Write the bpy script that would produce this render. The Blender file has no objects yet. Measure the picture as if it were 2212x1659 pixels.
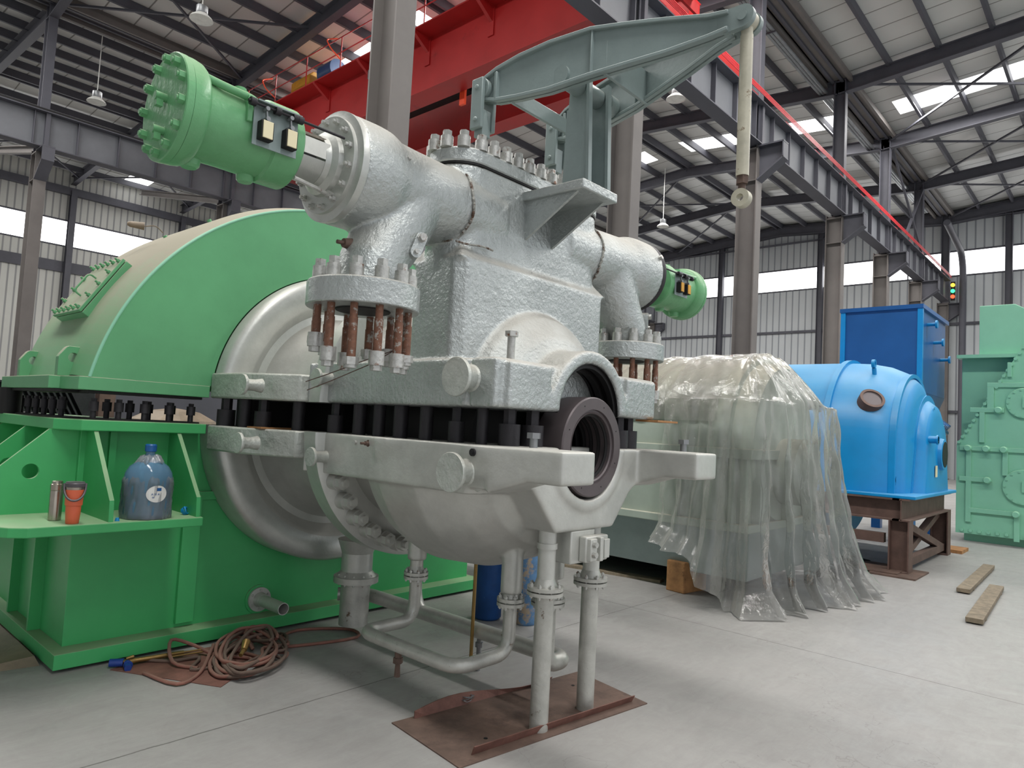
import bpy, bmesh, math, random
from math import sin, cos, pi, radians, sqrt, atan2
from mathutils import Vector, Matrix
random.seed(7)
SC = bpy.context.scene
COL = SC.collection
V = Vector
# ------------------------------------------------------------------ camera
cam = bpy.data.cameras.new('camera')
co = bpy.data.objects.new('camera', cam); COL.objects.link(co)
YAW, PIT, ROL, FPX = 0.73405343, 0.06057117, 0.0529442, 1500.39556
f = V((cos(YAW)*cos(PIT), sin(YAW)*cos(PIT), sin(PIT)))
r = V((sin(YAW), -cos(YAW), 0)); u = r.cross(f)
r2 = cos(ROL)*r + sin(ROL)*u; u2 = -sin(ROL)*r + cos(ROL)*u
co.matrix_world = Matrix(((r2.x, u2.x, -f.x, 0), (r2.y, u2.y, -f.y, 0), (r2.z, u2.z, -f.z, 1.6), (0, 0, 0, 1)))
cam.sensor_width = 36; cam.lens = FPX/2212*36; cam.clip_end = 200; cam.clip_start = .05
SC.camera = co

# ------------------------------------------------------------------ materials
def lin(c):
    c = c/255.0
    return c/12.92 if c <= .04045 else ((c+.055)/1.055)**2.4
def rgb(r, g, b): return (lin(r), lin(g), lin(b), 1)
class NT:
    def __init__(s, name):
        m = bpy.data.materials.new(name); m.use_nodes = True
        s.m = m; s.t = m.node_tree; s.t.nodes.clear()
        s.out = s.n('ShaderNodeOutputMaterial')
    def n(s, typ, **kw):
        nd = s.t.nodes.new(typ)
        for k, v in kw.items(): setattr(nd, k, v)
        return nd
    def l(s, a, b): s.t.links.new(a, b)
    def math(s, op, a, b=None, c=None):
        nd = s.n('ShaderNodeMath', operation=op)
        for i, x in enumerate((a, b, c)):
            if x is None: continue
            if isinstance(x, (int, float)): nd.inputs[i].default_value = x
            else: s.l(x, nd.inputs[i])
        return nd.outputs[0]
    def mix(s, fac, a, b):
        nd = s.n('ShaderNodeMix', data_type='RGBA')
        for sock, x in ((nd.inputs[0], fac), (nd.inputs[6], a), (nd.inputs[7], b)):
            if isinstance(x, (int, float, tuple)): sock.default_value = x
            else: s.l(x, sock)
        return nd.outputs[2]
    def pos(s):
        return s.n('ShaderNodeNewGeometry').outputs['Position']
    def noise(s, scale, detail=4, rough=.6, vec=None, dist=0):
        nd = s.n('ShaderNodeTexNoise'); nd.inputs['Scale'].default_value = scale
        nd.inputs['Detail'].default_value = detail; nd.inputs['Roughness'].default_value = rough
        nd.inputs['Distortion'].default_value = dist
        s.l(vec if vec is not None else s.pos(), nd.inputs['Vector'])
        return nd.outputs[0]
    def ramp(s, fac, lo, hi):
        nd = s.n('ShaderNodeMapRange'); nd.inputs[1].default_value = lo; nd.inputs[2].default_value = hi
        s.l(fac, nd.inputs[0]); return nd.outputs[0]
def surf(name, col, rough=.5, metal=0.0, var=.10, vscale=6, bump=0.0, bscale=40, dust=None, dustamt=0.0,
         spots=None, spotscale=9, spotlo=.66, spothi=.72, coat=0.0, spec=.5):
    k = NT(name); p = k.n('ShaderNodeBsdfPrincipled'); k.l(p.outputs[0], k.out.inputs[0])
    c = col
    n1 = k.noise(vscale, 5, .65)
    dark = tuple(x*(1-var*1.6) for x in col[:3])+(1,); lite = tuple(min(1, x*(1+var)) for x in col[:3])+(1,)
    c = k.mix(k.ramp(n1, .3, .7), dark, lite)
    if spots:
        n2 = k.noise(spotscale, 8, .75)
        c = k.mix(k.ramp(n2, spotlo, spothi), c, spots)
    if dust:
        g = k.n('ShaderNodeNewGeometry'); sx = k.n('ShaderNodeSeparateXYZ'); k.l(g.outputs['True Normal'], sx.inputs[0])
        up = k.ramp(sx.outputs[2], .15, .75)
        n3 = k.ramp(k.noise(3.1, 6, .7), .25, .75)
        fac = k.math('MINIMUM', k.math('MULTIPLY', k.math('MULTIPLY', up, k.math('ADD', k.math('MULTIPLY', n3, .45), .55)), dustamt), .93)
        c = k.mix(fac, c, dust)
        k.l(k.math('ADD', k.math('MULTIPLY', fac, .5), rough), p.inputs['Roughness'])
        if metal: k.l(k.math('MULTIPLY', k.math('SUBTRACT', 1.0, fac), metal), p.inputs['Metallic'])
    else:
        k.l(k.math('ADD', k.math('MULTIPLY', n1, .2), rough-.1), p.inputs['Roughness'])
        p.inputs['Metallic'].default_value = metal
    k.l(c, p.inputs['Base Color'])
    p.inputs['Specular IOR Level'].default_value = spec
    if coat: p.inputs['Coat Weight'].default_value = coat; p.inputs['Coat Roughness'].default_value = .15
    if bump:
        b = k.n('ShaderNodeBump'); b.inputs['Strength'].default_value = bump; b.inputs['Distance'].default_value = .01
        k.l(k.noise(bscale, 5, .6), b.inputs['Height']); k.l(b.outputs[0], p.inputs['Normal'])
    return k.m
DUST = rgb(168, 160, 148)
M = {}
M['silver'] = surf('silver_paint', rgb(182, 187, 186), .34, .68, .08, 5, .9, 34, DUST, .75, rgb(118, 108, 98), 13, .70, .76)
M['silver_side'] = surf('silver_paint_worn', rgb(194, 198, 192), .38, .5, .22, 2.6, .7, 30, DUST, .6, rgb(112, 104, 92), 11, .68, .74)
M['silver_smooth'] = surf('silver_paint_smooth', rgb(192, 194, 190), .36, .55, .08, 5, .15, 30, DUST, .5, rgb(110, 100, 90), 17, .72, .78)
M['silver_low'] = surf('silver_paint_underside', rgb(192, 193, 188), .40, .45, .10, 4, .2, 24, DUST, .4, rgb(105, 96, 84), 12, .70, .76)
M['bolt_silver'] = surf('bolt_silver', rgb(190, 190, 186), .35, .55, .15, 30, .3, 60, None, 0, rgb(126, 86, 62), 18, .58, .66)
M['bolt_rust'] = surf('stud_rust', rgb(122, 84, 66), .6, .2, .2, 30, .3, 60, None, 0, rgb(160, 158, 152), 25, .55, .6)
M['green'] = surf('green_enamel', rgb(94, 162, 114), .38, 0, .08, 1.6, .08, 14, rgb(158, 148, 132), 1.45)
M['green_base'] = surf('green_enamel_base', rgb(66, 168, 100), .42, 0, .07, 1.6, .08, 14, rgb(150, 150, 128), .75)
M['green_act'] = surf('green_enamel_actuator', rgb(104, 166, 116), .30, 0, .08, 4, .25, 30, rgb(158, 172, 140), .6, rgb(66, 96, 62), 14, .7, .76)
M['lever'] = surf('grey_green_paint', rgb(132, 146, 145), .36, .05, .06, 4, .1, 30, DUST, .35)
M['steel'] = surf('dark_grey_steel_paint', rgb(80, 80, 88), .6, 0, .12, 1.2, 0)
M['column'] = surf('column_grey_paint', rgb(106, 101, 98), .65, 0, .12, .8, 0)
M['steel_lite'] = surf('runway_web_paint', rgb(106, 108, 113), .6, 0, .10, 1.0, 0)
M['crane'] = surf('crane_red', rgb(172, 34, 34), .42, 0, .10, .8, 0, 10, None, 0, rgb(120, 20, 20), 1.1, .62, .75)
M['crane_or'] = surf('crane_orange', rgb(240, 80, 40), .5, 0, .05)
M['yellow'] = surf('ochre_paint', rgb(205, 150, 40), .5)
M['motor'] = surf('motor_blue', rgb(40, 80, 130), .4)
M['blue'] = surf('bright_blue_enamel', rgb(8, 136, 200), .3, 0, .06, 2, .06, 12, rgb(120, 170, 190), .5)
M['dblue'] = surf('deep_blue_enamel', rgb(16, 84, 146), .35, 0, .1, 1, 0)
M['mill'] = surf('pale_green_enamel', rgb(134, 196, 166), .42, 0, .05, 1.2, .05, 8, rgb(150, 170, 140), .5)
M['shroud'] = surf('grey_green_casing', rgb(160, 170, 160), .5, 0, .12, 1.2, 0, 10, rgb(186, 178, 160), .9)
M['dark'] = surf('blackened_steel', rgb(46, 44, 48), .5, .3, .2, 10, .2, 60)
M['black'] = surf('black_iron', rgb(22, 21, 22), .6, .2, .2, 10)
M['seal'] = surf('seal_ring_steel', rgb(92, 84, 86), .45, .3, .08, 8)
M['rust'] = surf('rusty_plate', rgb(104, 84, 74), .7, .1, .25, 5, .2, 30, None, 0, rgb(70, 56, 50), 3, .5, .7)
M['rust_red'] = surf('rusty_red_steel', rgb(124, 86, 76), .7, .1, .25, 7, .2, 30)
M['rust_frame'] = surf('rusty_stand_steel', rgb(98, 76, 68), .65, .1, .2, 5, .1, 30, rgb(140, 120, 110), .5)
M['wood'] = surf('worn_timber', rgb(168, 122, 78), .8, 0, .25, 7, .3, 40, None, 0, rgb(96, 64, 40), 4, .6, .68)
M['plank'] = surf('grey_weathered_wood', rgb(128, 116, 98), .85, 0, .25, 14, .3, 60)
M['pipe_old'] = surf('scratched_pipe', rgb(184, 184, 178), .40, .45, .12, 7, .2, 40, None, 0, rgb(104, 88, 72), 16, .62, .68)
M['rodw'] = surf('cream_rod_paint', rgb(188, 184, 166), .45, .1, .15, 6, .1, 30, None, 0, rgb(120, 100, 76), 12, .6, .66)
M['brass'] = surf('brass', rgb(150, 122, 72), .4, .7, .1, 20)
M['hose'] = surf('red_brown_hose', rgb(140, 92, 80), .7, 0, .25, 6, 0, 40, rgb(120, 100, 88), .7)
M['hose2'] = surf('grey_brown_hose', rgb(98, 78, 68), .75, 0, .2, 6, 0, 40, rgb(110, 96, 86), .7)
M['bluevalve'] = surf('blue_plastic', rgb(30, 62, 140), .4)
M['bluecap'] = surf('cyan_plastic', rgb(20, 130, 190), .4)
M['orange'] = surf('orange_coating', rgb(220, 104, 70), .45, 0, .03, 8)
M['steelb'] = surf('brushed_steel', rgb(170, 162, 150), .25, .9, .05, 20)
M['greycap'] = surf('dark_grey_plastic', rgb(82, 78, 82), .45)
M['gas'] = surf('gas_bottle_blue', rgb(30, 78, 140), .55, .1, .15, 8, .1, 30, None, 0, rgb(130, 140, 150), 16, .66, .7)
M['gas2'] = surf('gas_bottle_worn', rgb(90, 130, 170), .65, .1, .2, 10, .1, 30, None, 0, rgb(166, 150, 130), 6, .5, .56)
M['white'] = surf('white_paint', rgb(225, 225, 220), .5)
M['label'] = surf('cream_label', rgb(226, 216, 180), .5, 0, .02)
M['red'] = surf('red_insulator', rgb(214, 60, 66), .45)
M['galv'] = surf('galvanised_duct', rgb(140, 142, 144), .35, .6, .1, 4)
M['bag'] = surf('brown_tarp', rgb(128, 114, 96), .6, 0, .2, 5, .3, 10)
def emis(name, col, s):
    k = NT(name); e = k.n('ShaderNodeEmission'); e.inputs[0].default_value = col; e.inputs[1].default_value = s
    k.l(e.outputs[0], k.out.inputs[0]); return k.m
M['sky'] = emis('daylight_panel', (1, 1, 1, 1), 4.0)
M['led_y'] = emis('lamp_amber', rgb(255, 190, 60), 3); M['led_g'] = emis('lamp_green', rgb(60, 255, 140), 3); M['led_r'] = emis('lamp_red', rgb(255, 80, 50), 3)
M['bulbw'] = emis('lamp_white', (1, 1, 1, 1), 5)
def striped(name, axis, period, width, base, line, bump, rough=.55, phase=0.0, var=.05, metal=0.0, vs=.35):
    """sheet metal with thin ribs/seams every `period` metres along a world axis"""
    k = NT(name); p = k.n('ShaderNodeBsdfPrincipled'); k.l(p.outputs[0], k.out.inputs[0])
    s = k.n('ShaderNodeSeparateXYZ'); k.l(k.pos(), s.inputs[0]); a = s.outputs[axis]
    fr = k.math('FRACT', k.math('DIVIDE', k.math('ADD', a, phase+100*period), period))
    d = k.math('ABSOLUTE', k.math('SUBTRACT', fr, .5))
    m = k.ramp(d, .5-width/period, .5-width/period*.5)
    n = k.ramp(k.noise(vs, 4, .6), .3, .7)
    b0 = k.mix(n, tuple(x*(1-var*1.5) for x in base[:3])+(1,), tuple(x*(1+var) for x in base[:3])+(1,))
    k.l(k.mix(m, b0, line), p.inputs['Base Color'])
    p.inputs['Roughness'].default_value = rough; p.inputs['Metallic'].default_value = metal
    bp = k.n('ShaderNodeBump'); bp.inputs['Strength'].default_value = bump; bp.inputs['Distance'].default_value = .03
    k.l(m, bp.inputs['Height']); k.l(bp.outputs[0], p.inputs['Normal'])
    return k.m
M['roof'] = striped('roof_sheet', 0, 1.0, .03, rgb(206, 206, 203), rgb(132, 130, 126), .4, .45, metal=.1)
M['wall_y'] = striped('wall_sheet_gable', 1, .4, .05, rgb(186, 190, 192), rgb(136, 140, 146), .5, .5)
M['wall_x'] = striped('wall_sheet_side', 0, .35, .05, rgb(192, 192, 186), rgb(140, 140, 140), .5, .5)
# concrete floor with sawn joints
def floor_mat():
    k = NT('polished_concrete'); p = k.n('ShaderNodeBsdfPrincipled'); k.l(p.outputs[0], k.out.inputs[0])
    s = k.n('ShaderNodeSeparateXYZ'); k.l(k.pos(), s.inputs[0])
    n1 = k.ramp(k.noise(.7, 7, .6), .3, .72); n2 = k.ramp(k.noise(4.5, 8, .7, dist=.6), .35, .7)
    mp = k.n('ShaderNodeMapping'); mp.inputs['Scale'].default_value = (1.2, 5.5, 1); mp.inputs['Rotation'].default_value = (0, 0, .5)
    k.l(k.pos(), mp.inputs['Vector'])
    n3 = k.ramp(k.noise(2.2, 8, .75, mp.outputs[0], 1.2), .38, .66)
    c = k.mix(n1, rgb(138, 137, 135), rgb(154, 152, 149))
    c = k.mix(k.math('MULTIPLY', n2, .35), c, rgb(126, 121, 118))
    c = k.mix(k.math('MULTIPLY', n3, .3), c, rgb(166, 164, 161))
    wob = k.math('MULTIPLY', k.math('SUBTRACT', k.noise(6, 4, .7), .5), .02)
    ms = []
    for ax, ph in ((0, 5.63), (1, 3.455)):
        a = k.math('ADD', s.outputs[ax], wob)
        fr = k.math('FRACT', k.math('DIVIDE', k.math('ADD', a, 600-ph+3), 6.0))
        d = k.math('ABSOLUTE', k.math('SUBTRACT', fr, .5))
        ms.append(k.math('LESS_THAN', d, .0045/6))
    jm = k.math('MAXIMUM', ms[0], ms[1])
    c = k.mix(k.math('MULTIPLY', jm, .75), c, rgb(74, 70, 67))
    # fine meandering cracks
    vo = k.n('ShaderNodeTexVoronoi', feature='DISTANCE_TO_EDGE'); vo.inputs['Scale'].default_value = .33
    wv = k.n('ShaderNodeVectorMath', operation='ADD'); nn = k.n('ShaderNodeTexNoise'); nn.inputs['Scale'].default_value = 2.5; nn.inputs['Detail'].default_value = 6
    k.l(k.pos(), nn.inputs['Vector']); k.l(k.pos(), wv.inputs[0]); k.l(nn.outputs[1], wv.inputs[1]); k.l(wv.outputs[0], vo.inputs['Vector'])
    ck = k.math('LESS_THAN', vo.outputs[0], .0011)
    c = k.mix(k.math('MULTIPLY', ck, .35), c, rgb(108, 104, 100))
    sp = k.ramp(k.noise(38, 2, .5), .76, .80)
    c = k.mix(k.math('MULTIPLY', sp, .35), c, rgb(88, 83, 80))
    k.l(c, p.inputs['Base Color'])
    k.l(k.math('ADD', k.math('MULTIPLY', n2, .2), .42), p.inputs['Roughness'])
    return k.m
M['floor'] = floor_mat()
def plastic_mat(name, amt, tint):
    k = NT(name); tr = k.n('ShaderNodeBsdfTransparent'); df = k.n('ShaderNodeBsdfTranslucent'); d2 = k.n('ShaderNodeBsdfDiffuse'); gl = k.n('ShaderNodeBsdfGlossy')
    df.inputs[0].default_value = tint; d2.inputs[0].default_value = tint; gl.inputs['Roughness'].default_value = .13
    gl.inputs[0].default_value = (1, 1, 1, 1)
    bp = k.n('ShaderNodeBump'); bp.inputs['Strength'].default_value = .5; bp.inputs['Distance'].default_value = .02
    k.l(k.noise(9, 4, .55, dist=1.5), bp.inputs['Height']); k.l(bp.outputs[0], gl.inputs['Normal'])
    m0 = k.n('ShaderNodeMixShader'); k.l(df.outputs[0], m0.inputs[1]); k.l(d2.outputs[0], m0.inputs[2]); m0.inputs[0].default_value = .5
    m1 = k.n('ShaderNodeMixShader'); k.l(tr.outputs[0], m1.inputs[1]); k.l(m0.outputs[0], m1.inputs[2])
    lw = k.n('ShaderNodeLayerWeight'); lw.inputs[0].default_value = .35
    fac = k.math('ADD', k.math('MULTIPLY', lw.outputs['Facing'], .6), amt)
    fac = k.math('ADD', fac, k.math('MULTIPLY', k.ramp(k.noise(3.3, 5, .6), .5, .75), .12))
    k.l(fac, m1.inputs[0])
    m2 = k.n('ShaderNodeMixShader'); k.l(m1.outputs[0], m2.inputs[1]); k.l(gl.outputs[0], m2.inputs[2])
    fr = k.n('ShaderNodeFresnel'); fr.inputs[0].default_value = 1.5; k.l(bp.outputs[0], fr.inputs['Normal'])
    k.l(fr.outputs[0], m2.inputs[0]); k.l(m2.outputs[0], k.out.inputs[0]); return k.m
M['sheet'] = plastic_mat('clear_plastic_sheet', .17, rgb(215, 214, 208))
M['bagfilm'] = plastic_mat('thin_bag_film', .12, rgb(225, 230, 235))
def jug_mat():
    k = NT('blue_water_bottle'); g = k.n('ShaderNodeBsdfPrincipled'); g.inputs['Base Color'].default_value = rgb(110, 150, 180)
    g.inputs['Roughness'].default_value = .12; tr = k.n('ShaderNodeBsdfTransparent'); tr.inputs[0].default_value = rgb(170, 205, 225)
    m = k.n('ShaderNodeMixShader'); m.inputs[0].default_value = .55; k.l(tr.outputs[0], m.inputs[1]); k.l(g.outputs[0], m.inputs[2]); k.l(m.outputs[0], k.out.inputs[0])
    return k.m
M['jug'] = jug_mat()

# ------------------------------------------------------------------ geometry collector
AX = {'x': V((1, 0, 0)), 'y': V((0, 1, 0)), 'z': V((0, 0, 1))}
def frame(d):
    d = V(d).normalized(); a = V((0, 0, 1)) if abs(d.z) < .9 else V((1, 0, 0))
    e1 = a.cross(d).normalized(); e2 = d.cross(e1); return e1, e2, d
class G:
    def __init__(s): s.b = bmesh.new()
    def quadstrip(s, rings, closed=True, caps=True):
        vs = [[s.b.verts.new(p) for p in rg] for rg in rings]; n = len(vs[0])
        for a, b in zip(vs, vs[1:]):
            for i in range(n if closed else n-1):
                j = (i+1) % n
                try: s.b.faces.new((a[i], a[j], b[j], b[i]))
                except ValueError: pass
        if caps:
            for rg, rev in ((vs[0], True), (vs[-1], False)):
                if n > 2:
                    try: s.b.faces.new(rg[::-1] if rev else rg)
                    except ValueError: pass
        return s
    def box(s, x0, x1, y0, y1, z0, z1):
        return s.quadstrip([[V((x0, y0, z)), V((x1, y0, z)), V((x1, y1, z)), V((x0, y1, z))] for z in (z0, z1)])
    def hull8(s, p): return s.quadstrip([[V(q) for q in p[:4]], [V(q) for q in p[4:]]])
    def beam(s, p0, p1, w, h, up=(0, 0, 1)):
        p0, p1 = V(p0), V(p1); d = (p1-p0).normalized(); e1 = V(up).cross(d)
        if e1.length < 1e-4: e1 = V((1, 0, 0))
        e1.normalize(); e2 = d.cross(e1)
        return s.quadstrip([[p+e1*a*w/2+e2*b*h/2 for a, b in ((-1, -1), (1, -1), (1, 1), (-1, 1))] for p in (p0, p1)])
    def cyl(s, p0, p1, r0, r1=None, n=24):
        p0, p1 = V(p0), V(p1); r1 = r0 if r1 is None else r1; e1, e2, d = frame(p1-p0)
        return s.quadstrip([[p+(e1*cos(2*pi*i/n)+e2*sin(2*pi*i/n))*rr for i in range(n)] for p, rr in ((p0, r0), (p1, r1))])
    def tube(s, p0, p1, ro, ri, n=32):
        p0, p1 = V(p0), V(p1); e1, e2, d = frame(p1-p0)
        R = lambda p, rr: [p+(e1*cos(2*pi*i/n)+e2*sin(2*pi*i/n))*rr for i in range(n)]
        return s.quadstrip([R(p0, ri), R(p0, ro), R(p1, ro), R(p1, ri), R(p0, ri)], True, False)
    def lathe(s, o, axis, prof, n=48, a0=0, a1=360):
        """prof = [(t along axis, radius)]; angle 0 = first perpendicular axis, partial sweeps are closed off"""
        o = V(o); d = AX[axis]
        e1, e2 = {'x': (AX['y'], AX['z']), 'y': (AX['x'], AX['z']), 'z': (AX['x'], AX['y'])}[axis]
        full = abs(a1-a0) >= 360; m = n if full else n+1
        rings = [[o+d*t+(e1*cos(radians(a0+(a1-a0)*i/n))+e2*sin(radians(a0+(a1-a0)*i/n)))*rr for i in range(m)] for t, rr in prof]
        if full: return s.quadstrip(rings)
        vs = [[s.b.verts.new(p) for p in rg] for rg in rings]
        for a, b in zip(vs, vs[1:]):
            for i in range(n): s.b.faces.new((a[i], a[i+1], b[i+1], b[i]))
        for rg in (vs[0][::-1], vs[-1]): s.b.faces.new(rg)
        c = [s.b.verts.new(o+d*t) for t, rr in prof]
        for k in range(len(prof)-1):
            s.b.faces.new((vs[k][0], vs[k+1][0], c[k+1], c[k])); s.b.faces.new((vs[k][-1], c[k], c[k+1], vs[k+1][-1]))
        s.b.faces.new([vs[0][0], c[0], vs[0][-1]]) if False else None
        for k, rev in ((0, 0), (-1, 1)):
            q = (vs[k][0], c[k], vs[k][-1])
            try: s.b.faces.new(q if not rev else q[::-1])
            except ValueError: pass
        return s
    def prism(s, poly, plane, t0, t1):
        P = {'xy': lambda a, b, t: V((a, b, t)), 'xz': lambda a, b, t: V((a, t, b)), 'yz': lambda a, b, t: V((t, a, b))}[plane]
        return s.quadstrip([[P(a, b, t) for a, b in poly] for t in (t0, t1)])
    def path(s, pts, rad, n=16, fil=None, seg=6, caps=True):
        pts = [V(p) for p in pts]
        if fil:
            q = [pts[0]]
            for i in range(1, len(pts)-1):
                a, b, c = pts[i-1], pts[i], pts[i+1]; fl = min(fil, (a-b).length*.49, (c-b).length*.49)
                p, w = b+(a-b).normalized()*fl, b+(c-b).normalized()*fl
                for k in range(seg+1):
                    t = k/seg; q.append(p*(1-t)**2+b*2*t*(1-t)+w*t*t)
            q.append(pts[-1]); pts = q
        m = len(pts); R = rad if isinstance(rad, (list, tuple)) else [rad]*m
        if len(R) != m: R = [R[0]+(R[-1]-R[0])*i/(m-1) for i in range(m)]
        T = [(pts[min(i+1, m-1)]-pts[max(i-1, 0)]).normalized() for i in range(m)]
        e1, e2, d = frame(T[0]); rings = []
        for i in range(m):
            e1 = (e1-T[i]*e1.dot(T[i])).normalized(); e2 = T[i].cross(e1)
            rings.append([pts[i]+(e1*cos(2*pi*k/n)+e2*sin(2*pi*k/n))*R[i] for k in range(n)])
        return s.quadstrip(rings, True, caps)
    def bolt(s, p, d, r, h, sleeve=0, sr=None, stud=0):
        p = V(p); d = V(d).normalized()
        if sleeve: s.cyl(p, p+d*sleeve, sr or r*1.15, None, 16); p = p+d*sleeve
        s.cyl(p, p+d*h, r, None, 6)
        if stud: s.cyl(p+d*h, p+d*(h+stud), r*.55, None, 10)
        return s
WM = {}
def obj(name, g, mat, parent=None, smooth=35, bevel=0, bseg=2, vox=0, sm=0, loc=None, rot=None):
    me = bpy.data.meshes.new(name)
    bmesh.ops.recalc_face_normals(g.b, faces=g.b.faces[:])
    g.b.to_mesh(me); g.b.free()
    for p in me.polygons: p.use_smooth = bool(smooth or vox)
    if smooth: me.set_sharp_from_angle(angle=radians(smooth))
    o = bpy.data.objects.new(name, me); COL.objects.link(o)
    me.materials.append(M[mat] if isinstance(mat, str) else mat)
    w = Matrix.Identity(4)
    if loc is not None: w = Matrix.Translation(loc)
    if rot is not None: w = w @ rot
    place(o, w, parent)
    if vox:
        m = o.modifiers.new('remesh', 'REMESH'); m.mode = 'VOXEL'; m.voxel_size = vox; m.use_smooth_shade = True
        if sm: s2 = o.modifiers.new('smooth', 'SMOOTH'); s2.factor = .5; s2.iterations = sm
    if bevel:
        m = o.modifiers.new('bevel', 'BEVEL'); m.width = bevel; m.segments = bseg; m.limit_method = 'ANGLE'; m.angle_limit = radians(40)
    return o
def place(o, w, parent):
    if parent is not None:
        o.parent = parent; o.matrix_parent_inverse = WM[parent.name].inverted()
    WM[o.name] = w; o.matrix_basis = w
def copy(src, parent, w):
    c = src.copy(); COL.objects.link(c); c.parent = None; place(c, w, parent); return c
def tag(o, label, cat, group=None, kind=None):
    o['label'] = label; o['category'] = cat
    if group: o['group'] = group
    if kind: o['kind'] = kind
    return o
def thing(name, label, cat, loc, group=None):
    o = bpy.data.objects.new(name, None); COL.objects.link(o); o.empty_display_size = .1
    place(o, Matrix.Translation(loc), None); return tag(o, label, cat, group)
def struct(name, g, mat, parent=None, **kw):
    o = obj(name, g, mat, parent, **kw)
    o['kind'] = 'structure'; return o
def dirmat(p, d):
    e1, e2, d = frame(d); m = Matrix.Identity(4)
    for i in range(3): m[i][0] = e1[i]; m[i][1] = e2[i]; m[i][2] = d[i]; m[i][3] = p[i]
    return m
_proto = {}
def scatter(name, make, mat, parent, spots, label=None):
    """one part per spot (p, d): the first builds the mesh, the rest are copies sharing it"""
    first = None
    for p, d in spots:
        w = dirmat(V(p), V(d))
        if first is None:
            g = G(); make(g); first = obj(name, g, mat, None); place(first, w, parent)
            if label: first['label'] = label
        else: copy(first, parent, w)
    return first
XC = 3.18
# ================================================================== BUILDING
FX = [-6.4, -.3, 5.75, 11.75, 17.8, 25.0, 30.9, 36.9, 43.2]   # frame lines along x
YR, YL, YW, XG = 7.8, 25.8, 45.0, 43.5
ZV, ZRI = 14.45, 15.15                                  # roof sheet height at valleys and ridges (steel below)
def roofz(y):
    yy = (y-YR) % 18.0
    return ZV+.12+(ZRI-ZV)*(1-abs(yy-9)/9.0)
g = G(); g.box(-14, 46, -16, 47, -.2, 0); struct('floor', g, 'floor')
# roof slopes with skylight strips left open (glazed separately)
SKY = [(.2, 1.5), (14.0, 15.3), (28.3, 29.6)]
segs = [(-10.2, -1.2), (-1.2, 7.8), (7.8, 16.8), (16.8, 25.8), (25.8, 34.8), (34.8, 45.2)]
first = None
for i, (a, b) in enumerate(segs):
    g = G(); lo, hi = a+.9, b-.9
    za, zb = roofz(a+1e-4), roofz(b-1e-4)
    zz = lambda y: za+(zb-za)*(y-a)/(b-a)
    def panel(x0, x1, y0, y1):
        g.hull8([(x0, y0, zz(y0)), (x1, y0, zz(y0)), (x1, y1, zz(y1)), (x0, y1, zz(y1)),
                 (x0, y0, zz(y0)+.06), (x1, y0, zz(y0)+.06), (x1, y1, zz(y1)+.06), (x0, y1, zz(y1)+.06)])
    x = -14
    for s0, s1 in SKY:
        panel(x, s0, a, b); panel(s0, s1, a, lo); panel(s0, s1, hi, b); x = s1
    panel(x, 44, a, b)
    struct('ceiling', g, 'roof', smooth=0)
wn = 0
for i, (a, b) in enumerate(segs):
    za, zb = roofz(a+1e-4), roofz(b-1e-4); lo, hi = a+.9, b-.9
    zz = lambda y: za+(zb-za)*(y-a)/(b-a)
    for s0, s1 in SKY:
        wn += 1; g = G()
        g.hull8([(s0, lo, zz(lo)+.01), (s1, lo, zz(lo)+.01), (s1, hi, zz(hi)+.01), (s0, hi, zz(hi)+.01),
                 (s0, lo, zz(lo)+.04), (s1, lo, zz(lo)+.04), (s1, hi, zz(hi)+.04), (s0, hi, zz(hi)+.04)])
        struct('window_%d' % wn, g, 'sky', smooth=0)
# rafters (one tapered I beam per frame and slope)
def ibeam(g, p0, p1, w, h, t=.02, tf=.03):
    p0, p1 = V(p0), V(p1)
    g.beam(p0, p1, t, h)
    up = V((0, 0, 1)); d = (p1-p0).normalized(); n = (up-d*up.dot(d)).normalized()
    g.beam(p0+n*h/2, p1+n*h/2, w, tf); g.beam(p0-n*h/2, p1-n*h/2, w, tf)
names = {0: 'right bay', 1: 'right bay', 2: 'crane bay', 3: 'crane bay', 4: 'left bay', 5: 'left bay'}
for i, (a, b) in enumerate(segs):
    if i == 0: continue
    for x in FX[1:]:
        if i == 1 and x < 5: continue
        g = G(); za, zb = roofz(a+1e-4), roofz(b-1e-4)
        ibeam(g, (x, a, za-.5), (x, b, zb-.5), .26, .46)
        o = obj('roof_rafter', g, 'steel', smooth=0)
        tag(o, 'dark grey steel rafter under the pale roof sheets of the '+names[i]+(', near slope' if i % 2 == 0 else ', far slope'), 'rafter', 'roof rafters, '+names[i]+' slope %s' % ('near' if i % 2 == 0 else 'far'))
# purlins along x
for i, (a, b) in enumerate(segs):
    if i == 0: continue
    n = 6
    for k in range(n+1):
        y = a+.15+(b-a-.3)*k/n
        if i == 1 and y < .5: continue
        z = roofz(y)-.13
        g = G(); g.beam((-4 if i > 1 else 3, y, z-.03), (XG, y, z-.03), .075, .28)
        g.box(-4 if i > 1 else 3, XG, y-.0375, y+.06, z-.185, z-.165)
        o = obj('roof_purlin', g, 'steel', smooth=0)
        tag(o, 'long dark steel purlin carrying the roof sheets of the '+names[i], 'purlin', 'purlins of the '+names[i])
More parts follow.
